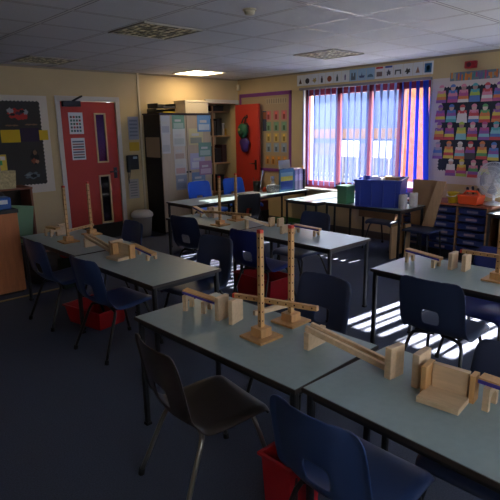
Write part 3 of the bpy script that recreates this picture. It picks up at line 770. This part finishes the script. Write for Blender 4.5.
# ------------------------------------------------------------------ store shelves
sh = thing('store_shelving', 'wooden shelving inside the dark store cupboard', 'shelving', (-.46, .54, 0))
for z in (.45, .98, 1.47, 1.90): obj('shelf', MB().box((0, -.06, z), (1.05, .38, .022)), PINEB, sh)
obj('upright', MB().box((.10, -.24, 1.0), (.03, .03, 2.0)), PINEB, sh); obj('upright', MB().box((-.5, -.24, 1.0), (.03, .03, 2.0)), PINEB, sh)
items = [(-.16,1.482,.11,.30,(40,40,44),'black file box on the upper store shelf'),(-.28,1.482,.09,.26,(60,58,60),'dark grey file on the upper store shelf'),(-.06,1.482,.05,.22,(170,170,172),'white binder on the upper store shelf'),(-.01,1.482,.04,.12,(190,150,40),'yellow pot on the upper store shelf'),
 (-.20,.992,.14,.26,(34,32,36),'black box on the middle store shelf'),(-.05,.992,.10,.32,(66,40,44),'maroon box on the middle store shelf'),(-.33,.992,.1,.3,(30,30,34),'dark box left on the middle store shelf'),
 (-.15,.462,.16,.30,(30,30,36),'dark crate on the lower store shelf'),(-.02,.462,.09,.24,(150,50,50),'red box on the lower store shelf'),(-.2,1.912,.3,.1,(40,38,36),'flat dark box on the top store shelf')]
for i, (x, z, w_, h_, c, lab) in enumerate(items):
    t = thing('store_box', lab, 'box', (x, .46, z)); obj('box_body', MB().box((0, 0, h_/2), (w_, .22, h_)), C(*c), t, bevel=.004); obj('box_rim', MB().box((0, 0, h_-.01), (w_+.006, .226, .016)), C(*[min(255, int(q*1.2)) for q in c]), t)

# bag on the store door
def on_d2(u, v, z): # door local -> world
    return d2.matrix_basis @ Vector((u, v, z))
bpk = thing('backpack', 'green backpack hanging on the open red store door', 'backpack', (0,0,0)); bpk.location = on_d2(.30, -.10, 1.44); bpk.rotation_euler.z = d2.rotation_euler.z
bm = bmesh.new(); bmesh.ops.create_uvsphere(bm, u_segments=18, v_segments=12, radius=1)
for v in bm.verts: v.co = Vector((v.co.x*.125, v.co.y*.065, .13+v.co.z*.13*(1-.1*v.co.z)))
for f in bm.faces: f.smooth = True
obj('bag_body', bm, mat('green nylon', (26,84,58), .6), bpk)
obj('front_pocket', MB().sphere((0, -.045, .09), .07, (1, .5, .8)), mat('dark green nylon', (20,66,46), .6), bpk)
obj('strap', MB().tube([(-.03, 0, .25), (0, .02, .33), (.03, .035, .36), (.045, .02, .32), (.05, 0, .24)], .012).tube([(.06, 0, .24), (.11, 0, .24), (.15, 0, .19)], .014), BLACK, bpk)
obj('badge', MB().cyl((-.02, -.068, .14), (-.02, -.075, .14), .025), C(170,150,80), bpk)
pb = thing('drawstring_bag', 'purple drawstring bag hanging under the green backpack', 'bag', (0,0,0)); pb.location = on_d2(.31, -.075, 1.20); pb.rotation_euler.z = d2.rotation_euler.z
bm = bmesh.new(); bmesh.ops.create_uvsphere(bm, u_segments=18, v_segments=12, radius=1)
for v in bm.verts: v.co = Vector((v.co.x*(.12+.02*math.sin(5*v.co.z)), v.co.y*.045, .13+v.co.z*.14))
for f in bm.faces: f.smooth = True
obj('bag_body', bm, mat('purple nylon', (62,40,104), .6), pb)
obj('cord', MB().tube([(-.02, .0, .26), (0, .01, .40), (.02, .03, .58), (.02, .04, .60)], .005), BLACK, pb)

# purple bordered board on the window wall
pbd = thing('display_board', 'purple bordered display board beside the open red store door', 'display board', (-.003, -.675, 1.53))
obj('backing_paper', MB().box((-.004, 0, 0), (.008, 1.22, 1.26)), mat('beige backing', (168,146,118), .8), pbd)
f = MB(); f.box((-.006, .595, 0), (.012, .05, 1.30)).box((-.006, -.595, 0), (.012, .05, 1.30)).box((-.006, 0, .625), (.012, 1.24, .06)).box((-.006, 0, -.63), (.012, 1.24, .05))
obj('border_strip', f, mat('purple border card', (126,58,134), .7), pbd)
rect_x('lettering_strip', 'row of pale cut-out letters across the top of the purple bordered board', 'lettering', -.72, -1.2, 1.99, 2.08, C(180,160,134), -.013, patches=[(.04+.11*k, .10+.11*k, .1, .9, C(140,124,104)) for k in range(9)])
pcs = [('pink',1.80,(196,84,84)),('green',1.62,(96,140,104)),('yellow',1.44,(196,160,70)),('pale blue',1.27,(120,140,160)),('orange',1.06,(196,124,40))]
for r_, (nm, z, c) in enumerate(pcs):
    n = 4 if nm == 'orange' else 3
    for k in range(n):
        y = -.76-.40*k/(n-1) if n > 3 else -.78-.18*k
        pos = ['left', 'middle', 'right'][k] if n == 3 else ['left', 'second from left', 'third from left', 'right'][k]
        rect_x('picture_card', '%s %s picture card on the purple bordered board' % (pos, nm), 'picture card', y+.06, y-.06 if n == 3 else y-.05, z-.07, z+.08, C(*soft(c, .3)), -.013, patches=[(.3, .7, .1, .6, C(*[int(q*.72) for q in c])), (.35, .65, .6, .85, C(*[min(255, int(q*1.2)) for q in c]))])
rect_x('picture_card', 'dark blue picture card at the door side of the purple board', 'picture card', -.64, -.735, 1.55, 1.88, C(60,66,92), -.013, patches=[(.1, .9, .6, .95, C(150,90,60))])
# alarm sensor in the corner
sn = tag(obj('motion_sensor', MB().box((-.03, -.05, 2.30), (.06, .06, .1)), mat('cream sensor', (206,190,160), .5), bevel=.012), 'small white motion sensor high in the room corner', 'sensor')

# ------------------------------------------------------------------ alphabet frieze
fr = [((90,60,50),'brown cone'),((54,50,56),'dark round'),((166,140,80),'yellow brown'),((50,50,60),'black bottle'),((140,70,40),'orange disc'),((70,84,80),'dark green'),((110,96,130),'small mauve'),((90,100,110),'twin grey'),((70,80,120),'dark blue boat'),((80,110,130),'teal low'),((110,90,86),'red topped brown'),((80,80,90),'blue topped dark'),((90,90,90),'grey arch'),((60,56,50),'black and tan'),((150,110,90),'tan figure'),((60,110,150),'blue square')]
n = len(fr); ya, yb = -1.41, -3.71
for k, (c, nm) in enumerate(fr):
    a = ya+(yb-ya)*k/n; b = ya+(yb-ya)*(k+1)/n
    base = C(150,180,205) if k in (7, 8, 9) else PAPER
    pa = []
    if k == 10: pa.append((.1, .9, .82, .97, C(190,50,56)))
    if k == 11: pa.append((.1, .9, .82, .97, C(60,80,150)))
    if k == 15: pa = [(.15, .85, .15, .85, C(*c)), (.3, .7, .3, .7, C(110,150,180))]
    t = rect_x('frieze_card', 'white frieze card with %s picture above the window' % nm, 'frieze card', a-.003, b+.003, 2.235, 2.395, base, -.001, patches=pa)
    if k == 15: continue
    shp = ['tri', 'disc', 'blob', 'bottle', 'disc', 'bottle', 'slim', 'twin', 'boat', 'low', 'sq', 'blob', 'arch', 'blob', 'tri', 'sq'][k]
    y = (a+b)/2; z = 2.30; D = {'tri': [(.03, -.035), (0, .045), (-.03, -.035)], 'bottle': [(.018, -.045), (.018, .01), (.008, .03), (.008, .05), (-.008, .05), (-.008, .03), (-.018, .01), (-.018, -.045)],
        'slim': [(.01, -.04), (.014, .02), (0, .045), (-.014, .02), (-.01, -.04)], 'boat': [(.05, .0), (.035, -.03), (-.035, -.03), (-.05, .0), (-.01, .0), (0, .045), (.01, 0)], 'low': [(.05, -.03), (.04, .0), (.0, .012), (-.03, .004), (-.05, -.03)],
        'sq': [(.045, -.035), (.045, .025), (-.045, .025), (-.045, -.035)], 'arch': [(.05, -.03), (.045, .03), (-.045, .03), (-.05, -.03), (-.03, -.03), (-.025, .012), (.025, .012), (.03, -.03)],
        'twin': [(.04, -.05), (.036, .05), (.012, .05), (.008, .0), (-.008, .0), (-.012, .05), (-.036, .05), (-.04, -.05)]}
    pl = D.get(shp) or [((.042 if shp == 'disc' else .034+.014*math.sin(3*q+k))*math.cos(q*PI/8), (.042 if shp == 'disc' else .030+.016*math.cos(2*q+k))*math.sin(q*PI/8)) for q in range(16)]
    ms = [C(*c)]; f = MB().prism([(y+u, z+v) for u, v in pl], 'x', -.0042, -.0028)
    t['label'] = t['label']; obj('printed_picture', f, ms, t)

# ------------------------------------------------------------------ paper figure board
nb = thing('notice_board', 'notice board with dark paper and scalloped white border right of the window', 'notice board', (0, -4.24, 1.52))
obj('board_frame', MB().box((-.006, 0, .0), (.012, 1.04, 1.30)), mat('pale border card', (206,192,188), .7), nb)
iy0, iy1, iz0, iz1 = .385, -.44, -.49, .545
poly = []
nn = 22
for k in range(nn): u = iy0+(iy1-iy0)*k/nn; poly += [(u, iz1), (u+(iy1-iy0)/nn/2, iz1-.016)]
nn = 26
for k in range(nn): v = iz1+(iz0-iz1)*k/nn; poly += [(iy1, v), (iy1+.016, v+(iz0-iz1)/nn/2)]
nn = 22
for k in range(nn): u = iy1+(iy0-iy1)*k/nn; poly += [(u, iz0), (u+(iy0-iy1)/nn/2, iz0+.016)]
nn = 26
for k in range(nn): v = iz0+(iz1-iz0)*k/nn; poly += [(iy0, v), (iy0-.016, v+(iz1-iz0)/nn/2)]
obj('backing_paper', MB().prism(poly, 'x', -.015, -.0125), mat('navy backing paper', (36,40,58), .85), nb)
PAL = dict(purple=(130,66,160), orange=(222,110,50), pink=(222,120,150), white=(226,216,214), blue=(60,104,190), lime=(170,190,60), red=(206,50,56), magenta=(186,60,130), teal=(60,160,170), yellow=(222,190,60), green=(70,150,80), black=(44,40,48), cyan=(120,190,210), grey=(150,140,170))
figs = [
 ['purple orange yellow pink','magenta purple pink blue','white orange magenta pink','blue blue lime teal','pink white pink red','magenta orange blue purple'],
 ['purple yellow magenta purple','teal cyan purple blue','white white white red','blue white red pink','red yellow orange green','orange red yellow purple'],
 ['red orange yellow purple','red yellow purple magenta','cyan cyan yellow lime','lime red purple pink','purple cyan purple magenta','red blue cyan teal'],
 ['purple grey blue grey','yellow red yellow orange','orange cyan pink white','black black purple red','red green yellow orange','yellow cyan purple blue'],
 [None,'purple magenta white white','lime magenta orange yellow','red purple green pink','grey lime yellow pink',None]]
zr = [1.975, 1.735, 1.525, 1.29, 1.075]
rn = ['top', 'second', 'third', 'fourth', 'bottom']; cn = ['first', 'second', 'third', 'fourth', 'fifth', 'sixth']
for r_ in range(5):
    for c_ in range(6):
        s_ = figs[r_][c_]
        if not s_: continue
        y = (-3.85-.141*c_ if r_ < 4 else -4.03-.145*(c_-1))+random.uniform(-.006, .006); z = zr[r_]+random.uniform(-.006, .006)
        cols = s_.split(); f = MB(); ms = [C(*soft(PAL[q], .22)) for q in cols]; hh = .037
        w0, w1 = .068, .052
        for k in range(4):
            a = w0+(w1-w0)*k/4; b = w0+(w1-w0)*(k+1)/4; zz = z-.105+hh*k
            f.prism([(y-a, zz), (y+a, zz), (y+b, zz+hh), (y-b, zz+hh)], 'x', -.0185, -.0155, mi=k)
        ms.append(C(*random.choice([(200,160,150), (190,150,170), (206,190,180), (170,130,130)]))); f.prism([(y+.03*math.cos(a*PI/6), z+.066+.032*math.sin(a*PI/6)) for a in range(12)], 'x', -.0195, -.0155, mi=4)
        f.prism([(y+.034*math.cos(a*PI/8), z+.078+.034*math.sin(a*PI/8)) for a in range(9)], 'x', -.0205, -.0158, mi=3)
        for sg in (-1, 1): f.prism([(y+sg*.034, z+.03), (y+sg*.062, z-.02), (y+sg*.05, z-.035), (y+sg*.03, z)], 'x', -.0192, -.0157, mi=2)
        u_ = list(dict.fromkeys(cols))
        nm = ' and '.join([' '.join(u_[:-1]), u_[-1]]) if len(u_) > 1 else u_[0]
        o = obj('paper_figure', f, ms); tag(o, '%s paper figure, %s along the %s row of the notice board' % (nm, cn[c_], rn[r_]), 'paper figure')
pt = []
for k in range(26): pt.append((.02+.037*k, .055+.037*k, random.choice([0, .12, .3]), random.choice([.7, .85, 1.]), C(*random.choice([(200,110,60), (80,130,130), (170,80,110), (110,100,140), (206,130,60), (150,150,130)]))))
rect_x('title_banner', 'multicoloured title banner above the paper figure board', 'banner', -3.945, -4.53, 2.125, 2.225, C(112,124,128), -.014, patches=pt)
fa = thing('fire_alarm', 'red fire alarm box above the title banner', 'alarm', (0, -4.20, 2.297))
obj('alarm_body', MB().box((-.03, 0, 0), (.06, .14, .085)), mat('alarm red', (150,20,26), .4), fa, bevel=.012)
obj('sounder', MB().cyl((-.06, .01, 0), (-.068, .01, 0), .028), mat('alarm dark red', (90,12,18), .4), fa)

# ------------------------------------------------------------------ on the back table
zt_ = TH+.0005
bk1 = [(-.63,-.33,-1.665,.345,.028,'front large picture book with yellow and blue cover standing on the back table')]
o = obj('picture_book', MB().box((0, 0, .175), (.31, .026, .35)).box((0, -.0134, .10), (.27, .001, .13), mi=1).box((0, -.0134, .20), (.27, .001, .07), mi=2).box((0, -.0134, .265), (.27, .001, .06), mi=3), [C(70,104,128), C(40,66,130), C(190,168,60), C(120,150,150)], None, (-.535, -1.675, zt_)); tag(o, bk1[0][5], 'book')
cols = [((40,80,110),.33),((150,140,170),.31),((186,170,190),.33),((120,110,140),.32),((170,150,180),.33),((196,186,196),.34),((130,116,150),.32)]
nmz = ['dark teal','grey lilac','pale lilac','slate','mauve','whitish','dusky purple']
for i, (c, h_) in enumerate(cols):
    o = obj('picture_book', MB().box((0, 0, h_/2), (.026, .24, h_)).box((0, -.1202, h_*.6), (.018, .001, h_*.3), mi=1), [C(*c), C(*[min(255, int(q*1.25)) for q in c])], None, (-.355+.031*i, -1.56, zt_)); tag(o, '%s book, spine out, in the row at the window end of the back table' % nmz[i], 'book')
be = thing('bookend', 'black bookend closing the book row at the window', 'bookend', (-.125, -1.56, zt_)); obj('upright_plate', MB().box((0, 0, .16), (.03, .26, .32)), BLACK, be); obj('foot_plate', MB().box((-.005, 0, .002), (.04, .26, .004)), BLACK, be); obj('wooden_peg', MB().cyl((0, -.09, .32), (0, -.09, .37), .012), WOOD2, be)
for i, (dx, lab) in enumerate(((0, 'left white paper sheet poking out above the books'), (.085, 'middle white paper sheet poking out above the books'), (.165, 'right white paper sheet poking out above the books'))):
    o = obj('paper_sheet', MB().box((0, 0, .23), (.10, .002, .46), M=Matrix.Rotation(math.radians(-35), 4, 'Z') @ Matrix.Rotation(math.radians(-3-2*i), 4, 'Y')), mat('thin white paper', (220,220,222), .8, trans=.5), None, (-.345+dx, -1.425, zt_)); tag(o, lab, 'paper')
pp = thing('pen_pot', 'black pen pot with long white ruler on the back table', 'pot', (-.83, -1.32, zt_))
obj('pot_body', MB().lathe([(.05, 0), (.055, .12), (.06, .16), (.05, .16), (.045, .02)], n=18), BLACK, pp)
obj('ruler', MB().box((.05, 0, .18), (.022, .004, .33), M=Matrix.Rotation(math.radians(16), 4, 'Y')), PAPER, pp)
obj('pencil', MB().cyl((-.01, 0, .02), (-.05, .02, .22), .006), C(60,60,70), pp); obj('pencil', MB().cyl((.0, 0.01, .02), (-.02, -.03, .20), .006), C(90,60,50), pp)
sp = thing('spray_bottle', 'white spray bottle on the back table beside the picture books', 'bottle', (-.60, -1.45, zt_))
obj('bottle_body', MB().lathe([(.035, 0), (.04, .02), (.04, .11), (.016, .16), (.016, .18)], n=18), mat('white bottle', (210,210,214), .4), sp)
obj('trigger_head', MB().box((-.012, 0, .205), (.07, .026, .045)).box((-.045, 0, .175), (.012, .018, .05)), mat('white bottle', (0,0,0)), sp, bevel=.006)
cl = thing('plastic_box', 'clear plastic box in front of the spray bottle', 'box', (-.775, -1.62, zt_))
obj('box_body', MB().box((0, 0, .06), (.16, .12, .12)), glassy('clear plastic', (220,220,224), .25, .15, .35, (170,166,160)), cl, bevel=.006)
op = thing('tape_dispenser', 'small orange tape dispenser on the back table', 'dispenser', (-.73, -1.42, zt_))
obj('body', MB().prism([(-.06, 0), (.06, 0), (.05, .04), (-.02, .07), (-.06, .03)], 'y', -.02, .02), ORANGE, op, bevel=.004); obj('tape_roll', MB().cyl((.01, -.024, .045), (.01, .024, .045), .022), PAPER, op)
ps = obj('paper_sheet', MB().box((0, 0, .002), (.28, .20, .004)), PAPER, None, (-1.0, -1.40, zt_), .2); tag(ps, 'flat white paper on the back table by the pen pot', 'paper')
# things under the back table
gb = tray('storage_tray', 'green plastic tray on the floor under the back table', -.28, -1.46, 0, .34, .52, .14, mat('green tray plastic', (60,110,50), .5))
rb = thing('storage_box', 'dark red and black box stack under the back table', 'box', (-.40, -.92, 0)); obj('lower_box', MB().box((0, 0, .13), (.26, .22, .26)), mat('black box', (30,24,24), .6), rb, bevel=.004); obj('upper_box', MB().box((0, 0, .34), (.25, .21, .16)), mat('dark red box', (90,26,28), .6), rb, bevel=.004)
wh = thing('tape_reel', 'grey cable reel standing near the wall under the tables', 'reel', (-.14, -1.84, .0)); obj('flange', MB().cyl((0, -.05, .14), (0, -.035, .14), .138), mat('grey reel', (84,80,84), .5), wh); obj('flange', MB().cyl((0, .035, .14), (0, .05, .14), .138), mat('grey reel', (0,0,0)), wh); obj('drum', MB().cyl((0, -.035, .14), (0, .035, .14), .09), BLACK, wh)

# ------------------------------------------------------------------ window table: crate, box, rolls
cr = thing('storage_crate', 'big blue plastic crate on the window table', 'crate', (-.77, -3.52, zt_), math.radians(22))
bl = mat('blue crate plastic', (48,66,152), .45)
L_, Wd_, h_ = .56, .55, .33
f = MB().box((0, 0, .006), (Wd_-.03, L_-.03, .012))
for s in (-1, 1):
    f.prism([(s*(Wd_/2-.03), 0), (s*(Wd_/2-.022), 0), (s*Wd_/2, h_), (s*(Wd_/2-.008), h_)], 'y', -L_/2+.012, L_/2-.012)
    f.prism([(s*(L_/2-.03), 0), (s*(L_/2-.022), 0), (s*L_/2, h_), (s*(L_/2-.008), h_)], 'x', -Wd_/2+.012, Wd_/2-.012)
for s in (-1, 1):
    for k in range(4): f.box((s*(Wd_/2-.008), -.21+.14*k, .15), (.03, .012, .27))
obj('crate_body', f, bl, cr)
f = MB()
for s in (-1, 1): f.box((s*(Wd_/2), 0, h_-.008), (.022, L_+.022, .022)).box((0, s*(L_/2), h_-.008), (Wd_+.022, .022, .022))
obj('rim', f, bl, cr, bevel=.004)
for i, (x, y, c, lab) in enumerate(((-.80, -3.46, (200,196,190), 'white paper bundle poking out of the blue crate'), (-.70, -3.60, (176,140,96), 'brown cardboard offcut poking out of the blue crate'))):
    o = obj('craft_scrap', MB().box((0, 0, .165), (.10, .16, .345), M=Matrix.Rotation(.06, 4, 'X')), C(*c), None, (x, y, zt_+.013)); tag(o, lab, 'craft material')
gx = thing('storage_box', 'green plastic box beside the blue crate on the window table', 'box', (-.95, -3.11, zt_))
gm = glassy('green clear plastic', (150,196,160), .25, .2, .7, (104,150,118))
obj('box_body', MB().prism([(-.08, 0), (.08, 0), (.09, .22), (-.09, .22)], 'y', -.075, .075), gm, gx); obj('box_rim', MB().box((0, 0, .225), (.20, .17, .014)), mat('green rim', (110,156,124), .5), gx)
for x, y, lab in ((-.90, -3.905, 'left white paper roll on the window table'), (-.665, -3.91, 'right white paper roll on the window table')):
    t = thing('paper_roll', lab, 'paper roll', (x, y, zt_))
    obj('roll', MB().lathe([(.048, 0), (.050, .003), (.050, .165), (.048, .168), (.022, .168), (.020, .10)], n=28), mat('soft white paper', (206,198,192), .9), t); obj('cardboard_core', MB().lathe([(.021, .05), (.021, .169), (.018, .169), (.018, .05)], n=20), CARD, t)
# cardboard sheets against the wall
o = obj('cardboard_sheet', MB().prism([(.21, 0), (.06, 0), (-.12, .565), (.21, .565)], 'x', -.006, .006), CARD, None, (-.487, -4.0, .3855)); o.rotation_euler.y = math.radians(1); tag(o, 'large brown cardboard sheet behind the blue crate', 'cardboard')
o = obj('cardboard_sheet', MB().prism([(.045, 0), (-.11, 0), (-.235, .565), (-.125, .565)], 'x', -.008, .008), PINEB, None, (-.51, -4.0, .3855)); tag(o, 'narrow light board leaning beside the tray unit', 'board')
o = obj('cardboard_box', MB().box((0, 0, .065), (.16, .56, .13)), mat('dark cardboard', (136,98,66), .8, noise=.06, nscale=6), None, (-.44, -3.30, .402)); tag(o, 'flat brown cardboard box lying on the chair seat under the crate table', 'box')
wd = thing('wooden_bench', 'small wooden bench stood on end below the blue crate', 'bench', (-.77, -3.80, 0), math.radians(-4))
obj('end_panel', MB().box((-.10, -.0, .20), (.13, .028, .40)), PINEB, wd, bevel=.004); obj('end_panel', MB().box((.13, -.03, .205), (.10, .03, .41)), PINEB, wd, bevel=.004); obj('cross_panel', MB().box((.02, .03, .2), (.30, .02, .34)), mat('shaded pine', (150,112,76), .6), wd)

# ------------------------------------------------------------------ tray unit
du = thing('tray_unit', 'wooden storage unit of blue trays below the notice board', 'storage unit', (-.225, -4.175, 0))
wv = mat('beech side', (150,108,72), .5, noise=.1, nscale=6, stretch=(8,8,1))
obj('top_board', MB().box((-.005, -.02, .675), (.43, 1.14, .026)), mat('reddish top', (150,84,54), .5), du, bevel=.003)
obj('plinth', MB().box((.02, -.02, .05), (.40, 1.10, .098)), DARK, du)
cw = .345
ys_ = [.53, .172, -.184, -.54]
for y in ys_: obj('upright_panel', MB().box((0, y, .381), (.44, .018, .56)), wv, du)
obj('back_panel', MB().box((.21, -.005, .381), (.01, 1.08, .56)), DARK, du)
for ci in range(3):
    yc = (ys_[ci]+ys_[ci+1])/2
    for k in range(6):
        z = .112+.092*k
        d = obj('tray_drawer', MB().box((-.01, yc, z+.038), (.40, cw-.03, .072)).box((-.218, yc, z+.066), (.02, cw-.015, .016)), TRAY, du, bevel=.004)
        obj('label_card', MB().box((-.2115, yc+random.uniform(-.02, .02), z+.034), (.003, .13, .026)), C(150,140,146) if k % 2 else C(168,140,140), d)
oc_ = thing('tool_carrier', 'orange carry tray with black items on the tray unit', 'carrier', (-.345, -4.475, .6885))
obj('carrier_body', MB().prism([(-.11, 0), (.11, 0), (.13, .11), (-.13, .11)], 'x', -.10, .10), ORANGE, oc_, bevel=.012)
f = MB().tube([(-.0, -.10, .10), (0, -.06, .15), (0, .06, .15), (0, .10, .10)], .014)
obj('carry_handle', f, ORANGE, oc_)
for i, (dx, dy, h_, lab) in enumerate(((.05, -.06, .17, 'right black handled tool standing in the orange carrier'), (.045, .0, .19, 'middle black handled tool standing in the orange carrier'), (.05, .065, .175, 'left black handled tool standing in the orange carrier'))):
    o = obj('hand_tool', MB().cyl((0, 0, .112), (0, .012, h_), .012, .016).sphere((0, .012, h_), .016), BLACK, None, (-.345+dx, -4.475+dy, .6885)); tag(o, lab, 'tool')
yb_ = thing('bucket', 'small yellow bucket beside the orange carry tray', 'bucket', (-.38, -4.27, .6885)); obj('bucket_body', MB().lathe([(.055, 0), (.07, .12), (.074, .12), (.074, .13), (.064, .13), (.05, .01)], n=20), YELLOW, yb_); obj('handle', MB().tube([(0, -.07, .12), (-.06, -.05, .09), (-.075, 0, .08), (-.06, .05, .09), (0, .07, .12)], .004, 6), PAPER, yb_)
# fan
fn = thing('desk_fan', 'white caged desk fan on the tray unit in front of the notice board', 'fan', (-.24, -4.69, .6885), math.radians(-12))
fm = mat('white fan plastic', (206,204,208), .4)
obj('base', MB().lathe([(.11, 0), (.11, .015), (.06, .03), (.02, .04)], n=24), fm, fn); obj('neck', MB().cyl((0, 0, .03), (0, 0, .20), .016), fm, fn)
obj('motor_housing', MB().cyl((-.02, 0, .29), (.10, 0, .29), .055, .045), fm, fn)
f = MB(); R0 = .205
for xx, rr_ in ((-.10, .06), (-.095, .11), (-.08, .16), (-.05, R0), (-.02, R0), (.01, .16), (.03, .10)):
    f.tube([(xx, rr_*math.cos(a*PI/16), .29+rr_*math.sin(a*PI/16)) for a in range(33)], .0025, 5)
for k in range(64):
    a = 2*PI*k/64; c, s = math.cos(a), math.sin(a)
    f.tube([(-.105, .03*c, .29+.03*s), (-.098, .10*c, .29+.10*s), (-.08, .16*c, .29+.16*s), (-.05, R0*c, .29+R0*s), (-.02, R0*c, .29+R0*s), (.01, .16*c, .29+.16*s), (.03, .06*c, .29+.06*s)], .0018, 5)
obj('guard_cage', f, fm, fn)
obj('hub_badge', MB().cyl((-.108, 0, .29), (-.098, 0, .29), .035), fm, fn)
bm = bmesh.new()
for k in range(4):
    a0 = k*PI/2; rows = []
    for i in range(6):
        r_ = .035+.135*i/5; wd2 = .55-.12*abs(i-3)/3
        rows.append([bm.verts.new((-.035+.02*e, r_*math.cos(a0+e*wd2), .29+r_*math.sin(a0+e*wd2))) for e in (-1, -.5, 0, .5, 1)])
    for A, B in zip(rows, rows[1:]):
        for j in range(4): bm.faces.new((A[j], A[j+1], B[j+1], B[j])).smooth = True
fb = obj('blades', bm, glassy('clear fan blade', (226,226,232), .2, .1, .6, (190,190,200)), fn); so = fb.modifiers.new('s', 'SOLIDIFY'); so.thickness = .003
# wooden cabinet right of the tray unit
rc = thing('low_cupboard', 'brown wooden cupboard under the table at the right edge', 'cupboard', (-.22, -5.32, 0)); obj('carcass', MB().box((0, 0, .28), (.36, .96, .52)), wv, rc, bevel=.003); obj('plinth', MB().box((0, 0, .01), (.34, .94, .02)), DARK, rc); obj('door', MB().box((-.186, .24, .28), (.012, .46, .48)), BEECH, rc); obj('door', MB().box((-.186, -.24, .28), (.012, .46, .48)), BEECH, rc)

# ------------------------------------------------------------------ ceiling fittings
def recess_reflection_mat():  # pale and dark blotches painted to look like reflections in the louvre cells
    if 'painted louvre reflections' in MATS: return MATS['painted louvre reflections']
    m = mat('painted louvre reflections', (160,146,100), .5)
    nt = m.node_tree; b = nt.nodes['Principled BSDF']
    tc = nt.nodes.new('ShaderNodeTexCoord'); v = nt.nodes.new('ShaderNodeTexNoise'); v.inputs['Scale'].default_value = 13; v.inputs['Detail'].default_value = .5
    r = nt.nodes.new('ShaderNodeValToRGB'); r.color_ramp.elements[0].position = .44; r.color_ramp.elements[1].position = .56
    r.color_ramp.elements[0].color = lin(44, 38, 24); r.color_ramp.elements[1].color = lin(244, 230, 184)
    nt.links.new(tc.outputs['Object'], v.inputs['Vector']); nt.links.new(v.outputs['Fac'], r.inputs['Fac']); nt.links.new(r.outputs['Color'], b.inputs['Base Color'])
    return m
LV = mat('louvre metal', (150,140,110), .35, metal=.5)
def louvre(x, y, label, lit=False):
    t = thing('ceiling_light', label, 'ceiling light', (x, y, H-.0005), 0, 'square ceiling lights')
    f = MB()
    for s in (-1, 1): f.box((s*.287, 0, -.006), (.014, .588, .012)).box((0, s*.287, -.006), (.56, .014, .012))
    obj('frame', f, mat('light trim', (170,164,150), .5), t)
    if lit:
        obj('diffuser', MB().box((0, 0, -.004), (.56, .56, .006)), mat('lit diffuser', (255,240,200), .5, emit=((255,232,190), LIT)), t)
    else:
        obj('tube_recess', MB().box((0, 0, -.0015), (.56, .56, .003)), recess_reflection_mat(), t)
        f = MB()
        for k in range(1, 8): f.box((-.28+.07*k, 0, -.005), (.004, .56, .004)).box((0, -.28+.07*k, -.005), (.56, .004, .004))
        obj('louvre', f, LV, t)
    return t
LIT = 4.5
louvre(-1.289, -.555, 'lit square ceiling light above the tall cupboard', True)
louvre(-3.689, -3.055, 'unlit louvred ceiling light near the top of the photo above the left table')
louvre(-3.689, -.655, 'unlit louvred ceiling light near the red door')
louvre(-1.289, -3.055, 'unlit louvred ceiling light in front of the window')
sd = thing('smoke_detector', 'small cream smoke detector on the ceiling', 'smoke detector', (-3.62, -4.18, H))
obj('base', MB().lathe([(.05, -.012), (.05, 0)], n=24), mat('cream detector', (190,178,150), .5), sd); obj('sensor_head', MB().lathe([(.02, -.042), (.035, -.036), (.042, -.012)], n=24), mat('cream detector', (0,0,0)), sd)

# ------------------------------------------------------------------ light
wd_ = bpy.data.worlds.new('sky'); S.world = wd_; wd_.use_nodes = True
bgn = wd_.node_tree.nodes['Background']; bgn.inputs['Color'].default_value = (.80, .89, 1., 1); bgn.inputs['Strength'].default_value = 2.6
sun = bpy.data.lights.new('sun', 'SUN'); sun.energy = 40; sun.angle = math.radians(.6); sun.color = (1, .95, .88)
so_ = bpy.data.objects.new('sun', sun); COL.objects.link(so_)
el = math.radians(33); az = math.radians(-4.3)
dirv = Vector((-math.cos(el)*math.cos(az), -math.cos(el)*math.sin(az), -math.sin(el)))
so_.rotation_euler = dirv.to_track_quat('-Z', 'Y').to_euler(); so_.location = (8, -5, 6)
def portal(loc, size, rot):
    l = bpy.data.lights.new('window_portal', 'AREA'); l.shape = 'RECTANGLE'; l.size, l.size_y = size; l.cycles.is_portal = True
    o = bpy.data.objects.new('window_portal', l); COL.objects.link(o); o.location = loc; o.rotation_euler = rot
portal((.2, -2.62, 1.43), (2.1, 1.5), (PI/2, 0, PI/2)); portal((.2, -5.925, 1.43), (2.2, 1.5), (PI/2, 0, PI/2))
portal((-5.75, YF-.2, 1.52), (2.25, 1.2), (PI/2, 0, PI)); portal((-2.75, YF-.2, 1.52), (2.25, 1.2), (PI/2, 0, PI))

# ------------------------------------------------------------------ camera
f_, yaw, pitch, roll = 512.577, .7494, .2334, -.0162
fw = Vector((math.sin(yaw)*math.cos(pitch), math.cos(yaw)*math.cos(pitch), -math.sin(pitch)))
r0 = Vector((math.cos(yaw), -math.sin(yaw), 0)); u0 = r0.cross(fw)
rv = math.cos(roll)*r0+math.sin(roll)*u0; uv = -math.sin(roll)*r0+math.cos(roll)*u0
cam = bpy.data.cameras.new('camera'); co = bpy.data.objects.new('camera', cam); COL.objects.link(co)
R = Matrix((rv, uv, -fw)).transposed().to_4x4()
co.matrix_world = Matrix.Translation((-6.368, -7.0971, 1.6029)) @ R
cam.sensor_width = 36; cam.lens = 36*f_/500; cam.clip_start = .02
S.camera = co
vs = S.view_settings; vs.view_transform = 'Standard'; vs.look = 'None'; vs.gamma = 1; vs.use_curve_mapping = False; vs.exposure = 1.5
S.cycles.use_denoising = True
S.cycles.max_bounces = 8; S.cycles.diffuse_bounces = 5; S.cycles.transparent_max_bounces = 12; S.cycles.sample_clamp_indirect = 6
